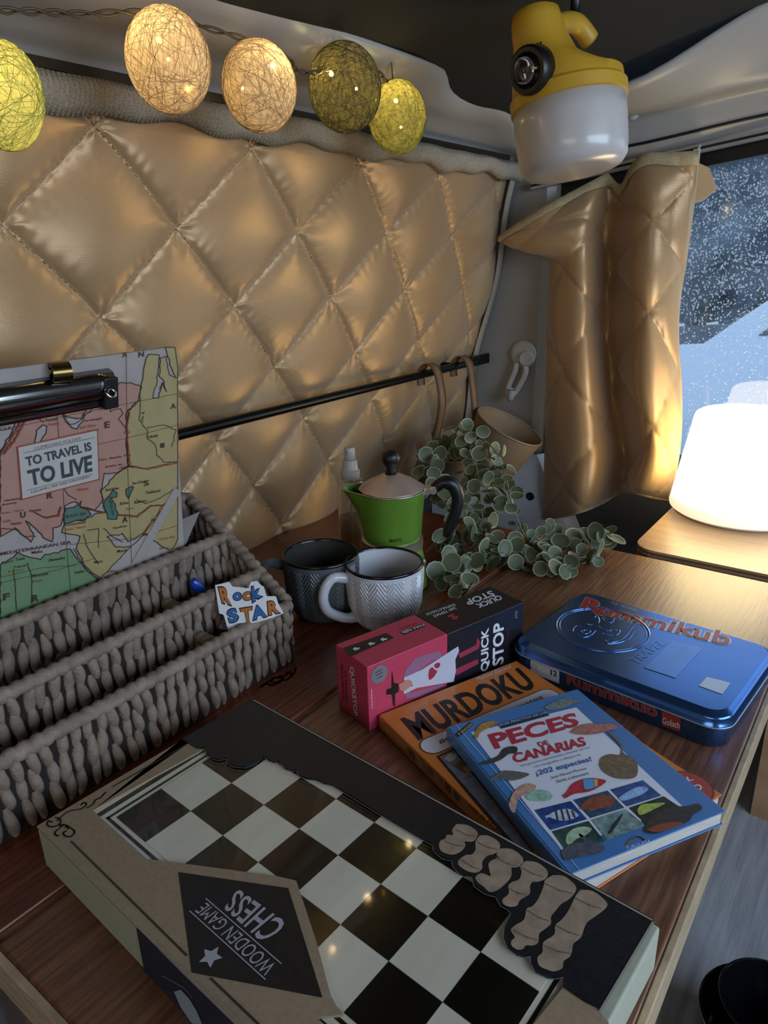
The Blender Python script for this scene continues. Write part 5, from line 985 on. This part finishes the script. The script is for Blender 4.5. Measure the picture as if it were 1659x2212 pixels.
T_ = Matrix.Translation(lc); g = G(); g.lathe([(.096, .004), (.1005, .007), (.1015, .012), (.1, .018), (.079, .146), (.0765, .151), (.072, .1535), (.060, .1515), (0, .150)], T_, 64); build('shade', g, M_shade, lamp, smooth=True, sharp=75)
g = G(); g.lathe([(.085, 0), (.094, .001), (.094, .004), (0, .004)], T_, 48); build('base', g, M_hook, lamp, smooth=True, sharp=40)
# ================================================================== hanging camping lantern
kd = .70; M_yel = mat('yellow_plastic', 'b58a24', rough=.45, var=.06, scale=30); M_opal = mat('opal_plastic', 'b4ada6', rough=.28, var=.02, coat=.3)
b0 = PD(1228, 226, kd); axL = (camU*math.cos(math.radians(7))-camR*math.sin(math.radians(7))*-1*-1); axL = camU*math.cos(math.radians(-4))+camR*math.sin(math.radians(-4))
axL = tilt(-8, 11)
RL = 119/FPX*kd; ML = axis(b0, axL, camR); mL = np.array(ML); lx, ly, lz = mL[:3, 0], mL[:3, 1], mL[:3, 2]
lan = root('camping_lantern', tuple(b0), 'yellow camping lantern with white diffuser hanging from the dark ceiling', 'lantern')
g = G(); g.lathe([(RL*1.0, .0), (RL*1.0, -.018), (RL*.985, -.044), (RL*.95, -.055), (RL*.86, -.061), (RL*.6, -.063), (0, -.064)], ML, 56); build('diffuser', g, M_opal, lan, smooth=True)
g = G(); g.lathe([(RL*1.0, -.003), (RL*1.035, -.002), (RL*1.035, .009), (RL*1.0, .011), (RL*.99, .012)], ML, 56, cap=False); build('collar', g, M_yel, lan, smooth=True, sharp=40)
rows_ = []; LP = lambda a, b_, c_: b0+lx*a+ly*b_+lz*c_
for (h, sc1, ox, oy) in ((.010, .99, 0, 0), (.020, .975, 0, 0), (.028, .88, -.004, -.002), (.037, .70, -.012, -.006), (.046, .56, -.020, -.010), (.058, .47, -.026, -.013), (.070, .44, -.028, -.014), (.079, .40, -.028, -.014), (.082, .30, -.028, -.014)):
    rows_.append([LP(ox+RL*sc1*math.cos(a), oy+RL*sc1*math.sin(a)*(1 if sc1 > .8 else .95), h-(.010*math.cos(a) if .5 < sc1 < .9 else 0)) for a in np.linspace(0, 2*pi, 41)[:-1]])
g = G(); g.grid(rows_, closev=True); g.add(rows_[-1], [tuple(range(40))]); hs = build('housing', g, M_yel, lan, smooth=True, sharp=60)
# torch head facing the viewer's left
tcn_ = PD(1140, 152, kd-.046); tn = (CW-tcn_); tn /= np.linalg.norm(tn); tn = tn-camR*.75-camU*.05; tn /= np.linalg.norm(tn); MT = axis(tcn_, tn)
g = G(); g.lathe([(.0150, -.020), (.0205, -.014), (.0205, .000), (.0185, .0025), (.0150, .0025), (.0145, .0)], MT, 32, cap=False); bz_ = build('torch_bezel', g, M_black, lan, smooth=True, sharp=50)
g = G(); g.lathe([(.0145, .0), (.010, -.008), (.004, -.014), (0, -.014)], MT, 32, cap=False); build('reflector', g, M_chrome, bz_, smooth=True)
g = G(); g.lathe([(.0146, .0005), (.0146, .0012), (0, .0014)], MT, 28); build('lens', g, mat('torch_lens', 'f0f0f0', rough=.03, trans=1.0, var=0), bz_, smooth=True)
g = G(); g.tube([tcn_-tn*.012, tcn_-tn*.03+lx*.01], [.0175, .016], 20); build('torch_neck', g, M_yel, lan, smooth=True, sharp=40)
for k in range(4):
    g = G(); c = PD(1147+k*7, 100-k*2.5, kd-.047); g.sphere(c, .0012, 8, 6); build('indicator_hole', g, M_black, lan)
# hook arms on top
q1, q2, q3 = PD(1185, 58, kd-.03), PD(1240, 62, kd+.005), PD(1275, 88, kd+.02)
g = G(); g.tube(cr([LP(-.028, -.012, .070), q1+camU*.0, q2+camU*.006, q3], 6), [.012]*7+[.0095]*12, 12); build('hook_arm', g, M_yel, lan, smooth=True)
g = G(); top_ = np.array(q2); zt_ = zc(top_[0]); g.tube([q2, np.array((top_[0], top_[1], zt_+.003))], .005, 10); build('magnet_post', g, M_black, lan, smooth=True)
# ================================================================== cotton ball string lights
def ball_mat(name, col, tr_):
    m = bpy.data.materials.new(name); m.use_nodes = True; nt = m.node_tree; nt.nodes.clear(); o = nt.nodes.new('ShaderNodeOutputMaterial'); d = nt.nodes.new('ShaderNodeBsdfDiffuse'); t = nt.nodes.new('ShaderNodeBsdfTranslucent'); p = nt.nodes.new('ShaderNodeBsdfTransparent'); a = nt.nodes.new('ShaderNodeMixShader'); b = nt.nodes.new('ShaderNodeMixShader')
    tc = nt.nodes.new('ShaderNodeTexCoord'); nz = nt.nodes.new('ShaderNodeTexNoise'); nz.inputs['Scale'].default_value = 260; nz.inputs['Detail'].default_value = 3; mr = nt.nodes.new('ShaderNodeMapRange'); nt.links.new(tc.outputs['Object'], nz.inputs['Vector']); nt.links.new(nz.outputs['Fac'], mr.inputs[0]); mr.inputs[1].default_value = .35; mr.inputs[2].default_value = .65; mr.inputs[3].default_value = 1-tr_*1.6; mr.inputs[4].default_value = 1-tr_*.4
    d.inputs[0].default_value = lin(col); t.inputs[0].default_value = lin(col); a.inputs[0].default_value = .6; nt.links.new(d.outputs[0], a.inputs[1]); nt.links.new(t.outputs[0], a.inputs[2]); nt.links.new(mr.outputs[0], b.inputs[0]); nt.links.new(p.outputs[0], b.inputs[1]); nt.links.new(a.outputs[0], b.inputs[2]); nt.links.new(b.outputs[0], o.inputs[0]); return m
M_bulb = mat('glowing_bulb', 'ffd070', emis='ffc040', es=60)
def ball(u, v, du, dv, col, thr, tr_, label, xw=-.12, tiltd=0, bulbs=((0, 0), ), nth=190, power=.08):
    c = PX(u, v, xw); dpt = float((c-CW) @ camF); r1 = du/2/FPX*dpt; r2 = dv/2/FPX*dpt; t = root('cotton_ball_light', tuple(c), label, 'string light', 'cotton ball lights above the quilt')
    ax_ = camU*math.cos(math.radians(tiltd))+camR*math.sin(math.radians(tiltd)); Mx = np.array(axis(c, ax_, camR)); g = G(); g.sphere(c, (r1, r1, r2), 40, 24, M=Mx); build('thread_shell', g, ball_mat('cotton_'+col, col, tr_), t, smooth=True)
    g = G(); rb_ = random.Random(int(u))
    for k in range(nth):
        n = np.array([rb_.gauss(0, 1) for _ in range(3)]); n /= np.linalg.norm(n); off_ = rb_.uniform(-.8, .8); a_ = np.cross(n, (.3, .2, .9)); a_ /= np.linalg.norm(a_); b_ = np.cross(n, a_); rr = math.sqrt(1-off_*off_)
        a0 = rb_.uniform(0, 6.28); al = rb_.uniform(1.5, 5); N = 18
        path = [c+Mx[:3, :3] @ (np.array((r1, r1, r2))*1.004*(n*off_+rr*(math.cos(a0+al*s/N)*a_+math.sin(a0+al*s/N)*b_))) for s in range(N+1)]
        g.tube(path, .00013, 3, cap=False)
    build('thread', g, mat('thread_'+thr, thr, rough=.8), t, kind='stuff')
    for i, (bu_, bv_) in enumerate(bulbs):
        p = c+camR*bu_*r1+camU*bv_*r2-camF*r1*.35; g = G(); g.sphere(p, .0022 if i == 0 else .0013, 10, 8); bo = build('bulb', g, M_bulb, t, smooth=True)
    l = bpy.data.lights.new('ball_light', 'POINT'); l.energy = power; l.color = (1, .76, .36); l.shadow_soft_size = .004; lo = bpy.data.objects.new('ball_glow', l); COL.objects.link(lo); lo.location = c+camR*bulbs[0][0]*r1+camU*bulbs[0][1]*r2-camF*r1*.35
    return c
ball(10, 207, 158, 228, 'b9b878', '7d8a3a', .25, 'lime green thread ball light at the left edge of the photo', bulbs=((-.4, .1),), tiltd=-4, power=.13)
c1 = ball(364, 131, 180, 212, 'd8c8ae', '8a6c48', .25, 'large beige thread ball light, leftmost of the two beige ones', bulbs=((-.12, .22), (.10, -.16), (.55, -.75)), tiltd=-8)
c2 = ball(560, 187, 160, 186, 'd8c8ae', '8a6c48', .30, 'smaller beige thread ball light beside the dark olive one', bulbs=((.42, .30), (-.38, -.22)), tiltd=-8)
c3 = ball(745, 190, 156, 180, '8f8850', '23260f', .5, 'dark olive thread ball light between the beige and lime ones', bulbs=((-.35, .15), (.33, -.2)), tiltd=-6, nth=240)
c4 = ball(858, 253, 126, 150, 'b3b068', '5d6a22', .35, 'small lime green thread ball light at the right end of the string', bulbs=((-.05, .30), (.12, -.45)), tiltd=-4, xw=-.13, nth=200)
cw1 = cr([PX(-60, 20, -.13), PX(0, 22, -.13), PX(90, 26, -.13), PX(180, 30, -.13), PX(290, 26, -.13), PX(350, 30, -.13), PX(430, 56, -.13), PX(520, 82, -.13), PX(590, 108, -.13), PX(625, 130, -.13), PX(642, 152, -.125), PX(690, 156, -.122), PX(760, 130, -.13), PX(815, 155, -.13), PX(835, 178, -.132), PX(850, 195, -.13)], 10)
cw2 = [p for p in cw1]
cord = root('light_cord', tuple(cw1[0]), 'thin twisted brown cord linking the thread ball lights', 'cord'); M_cord = mat('brown_cord', '4a3a24', rough=.4)
for ph_ in (0, pi):
    g = G(); g.tube([p+.0017*(math.cos(i*.55+ph_)*ez+math.sin(i*.55+ph_)*np.array((1, 0, 0))) for i, p in enumerate(cw1)], .0010, 6); build('wire', g, M_cord, cord, smooth=True)
g = G(); q = PX(849, 182, -.13); g.tube([q, np.array((q[0]-.002, q[1], zc(q[0])+.002))], .0007, 5); build('hanging_wire', g, M_cord, cord, smooth=True)
# ================================================================== quilted curtain
net = [[(1080, 520), (1160, 470), (1265, 412), (1310, 383), (1348, 404), (1386, 352), (1450, 344), (1508, 338)],
       [(1108, 535), (1172, 522), (1262, 470), (1302, 462), (1345, 468), (1393, 440), (1450, 440), (1498, 440)],
       [(1186, 560), (1212, 566), (1258, 560), (1297, 560), (1336, 560), (1388, 560), (1440, 560), (1482, 560)],
       [(1182, 680), (1216, 680), (1262, 680), (1300, 680), (1336, 680), (1385, 680), (1430, 680), (1462, 690)],
       [(1180, 830), (1214, 830), (1264, 830), (1304, 830), (1338, 830), (1385, 830), (1432, 830), (1468, 840)],
       [(1176, 980), (1216, 980), (1275, 980), (1335, 980), (1366, 980), (1400, 980), (1436, 975), (1465, 970)],
       [(1172, 1120), (1215, 1115), (1260, 1103), (1308, 1082), (1340, 1064), (1375, 1066), (1410, 1074), (1442, 1080)]]
dep_ = [.002, -.032, -.042, .032, .034, -.046, -.034, .0]
ctl = [[PY(u, v, .970+dep_[j]*(1.0 if i > 1 else (.75 if i else .3))-(.03 if (i < 2 and j < 2) else 0)) for j, (u, v) in enumerate(r)] for i, r in enumerate(net)]
cols_ = [cr([ctl[i][j] for i in range(7)], 22) for j in range(8)]; surf = np.array([cr([c[i] for c in cols_], 16) for i in range(len(cols_[0]))])
nr, nc_ = surf.shape[:2]; du_ = np.gradient(surf, axis=0); dv_ = np.gradient(surf, axis=1); nn = np.cross(dv_, du_); nn /= np.linalg.norm(nn, axis=2, keepdims=True)+1e-9
if nn[:, :, 1].mean() > 0: nn = -nn
V_, U_ = np.meshgrid(np.linspace(0, 1, nr), np.linspace(0, 1, nc_), indexing='ij'); k1 = U_*2.5+.1; r1_ = V_*7.4+.35
Hq = quilt_height(k1+r1_/2, k1-r1_/2, U_*.4, V_*.6, 31); ed = np.clip(np.minimum(np.minimum(U_, 1-U_)/.05, np.minimum(V_, 1-V_)/.04), 0, 1)
surf2 = surf+nn*(.0075*Hq*ed+.002*vnoise(U_*9, V_*14, 8))[:, :, None]
cur = root('quilted_curtain', tuple(PY(1300, 1120, .97)), 'beige quilted satin curtain hanging gathered beside the tailgate window', 'curtain')
g = G(); g.grid(surf2); build('curtain_fabric', g, M_satin, cur, smooth=True, solid=.003)
# the hem that has slipped off the track, seams, folded flap on the window side
M_hem = mat('pale_hem', 'a8946f', rough=.6, var=.15, scale=200)
g = G(); g.grid([[p+nn[0][i]*.006+np.array((0, 0, .007)), p+nn[0][i]*.007, surf2[6][i]+nn[6][i]*.004] for i, p in enumerate(surf2[0])]); build('top_hem', g, M_hem, cur, smooth=True, solid=.002)
g = G(); g.tube([surf2[-1][i] for i in range(0, nc_, 2)], .003, 6); build('bottom_hem', g, M_hem, cur, smooth=True)
g = G(); g.tube([surf2[i][-1] for i in range(0, nr, 2)], .0028, 6); build('side_hem', g, M_hem, cur, smooth=True)
q = [PY(1505, 350, .985), PY(1532, 362, 1.0), PY(1548, 408, 1.0), PY(1520, 432, .995), PY(1490, 442, .985)]; g = G(); g.prism(q, (0, .004, 0)); build('folded_flap', g, M_satin, cur, bevel=.001)
for (u, v) in ((1400, 352), (1352, 405), (1505, 336)):
    c = PY(u, v-4, .978); g = G(); g.box(c-np.array((.004, .004, .006)), c+np.array((.004, .004, .006))); g.tube([c, c+np.array((0, .012, .012))], .002, 6); build('glider', g, M_hook, cur)
# ================================================================== black bowls at the lower right
M_bowl = mat('black_glaze', '0a0c10', rough=.12, var=.1, coat=.5)
fz = -.400
bc_ = PZ(1655, 2195, -.325); r_b = .062
for i, (lab, dz, off_, R_, H_) in enumerate((('black glazed bowl with pale rim, the lower of two nested bowls', 0.0, (0, 0), .060, .070), ('black glazed bowl resting inside another bowl at the lower right', .020, (.002, .005), .047, .070))):
    c = np.array((bc_[0]+off_[0], bc_[1]+off_[1], fz+dz+.0005)); t = root('black_bowl', tuple(c), lab, 'bowl', 'nested black bowls'); T_ = Matrix.Translation(c)
    g = G(); g.lathe([(R_*.62, 0), (R_*.70, .002), (R_*.93, H_*.5), (R_, H_), (R_*.97, H_+.0008), (R_*.94, H_-.001), (R_*.88, H_*.55), (R_*.62, .006), (0, .0055)], T_, 56); build('bowl_body', g, M_bowl, t, smooth=True, sharp=60)
    g = G(); g.lathe([(R_*.985, H_+.0004), (R_*1.012, H_-.0008), (R_*1.005, H_-.0025)], T_, 56, cap=False); build('glaze_line', g, mat('pale_glaze', '8c8f90', rough=.3) if i == 0 else M_bowl, t, smooth=True)
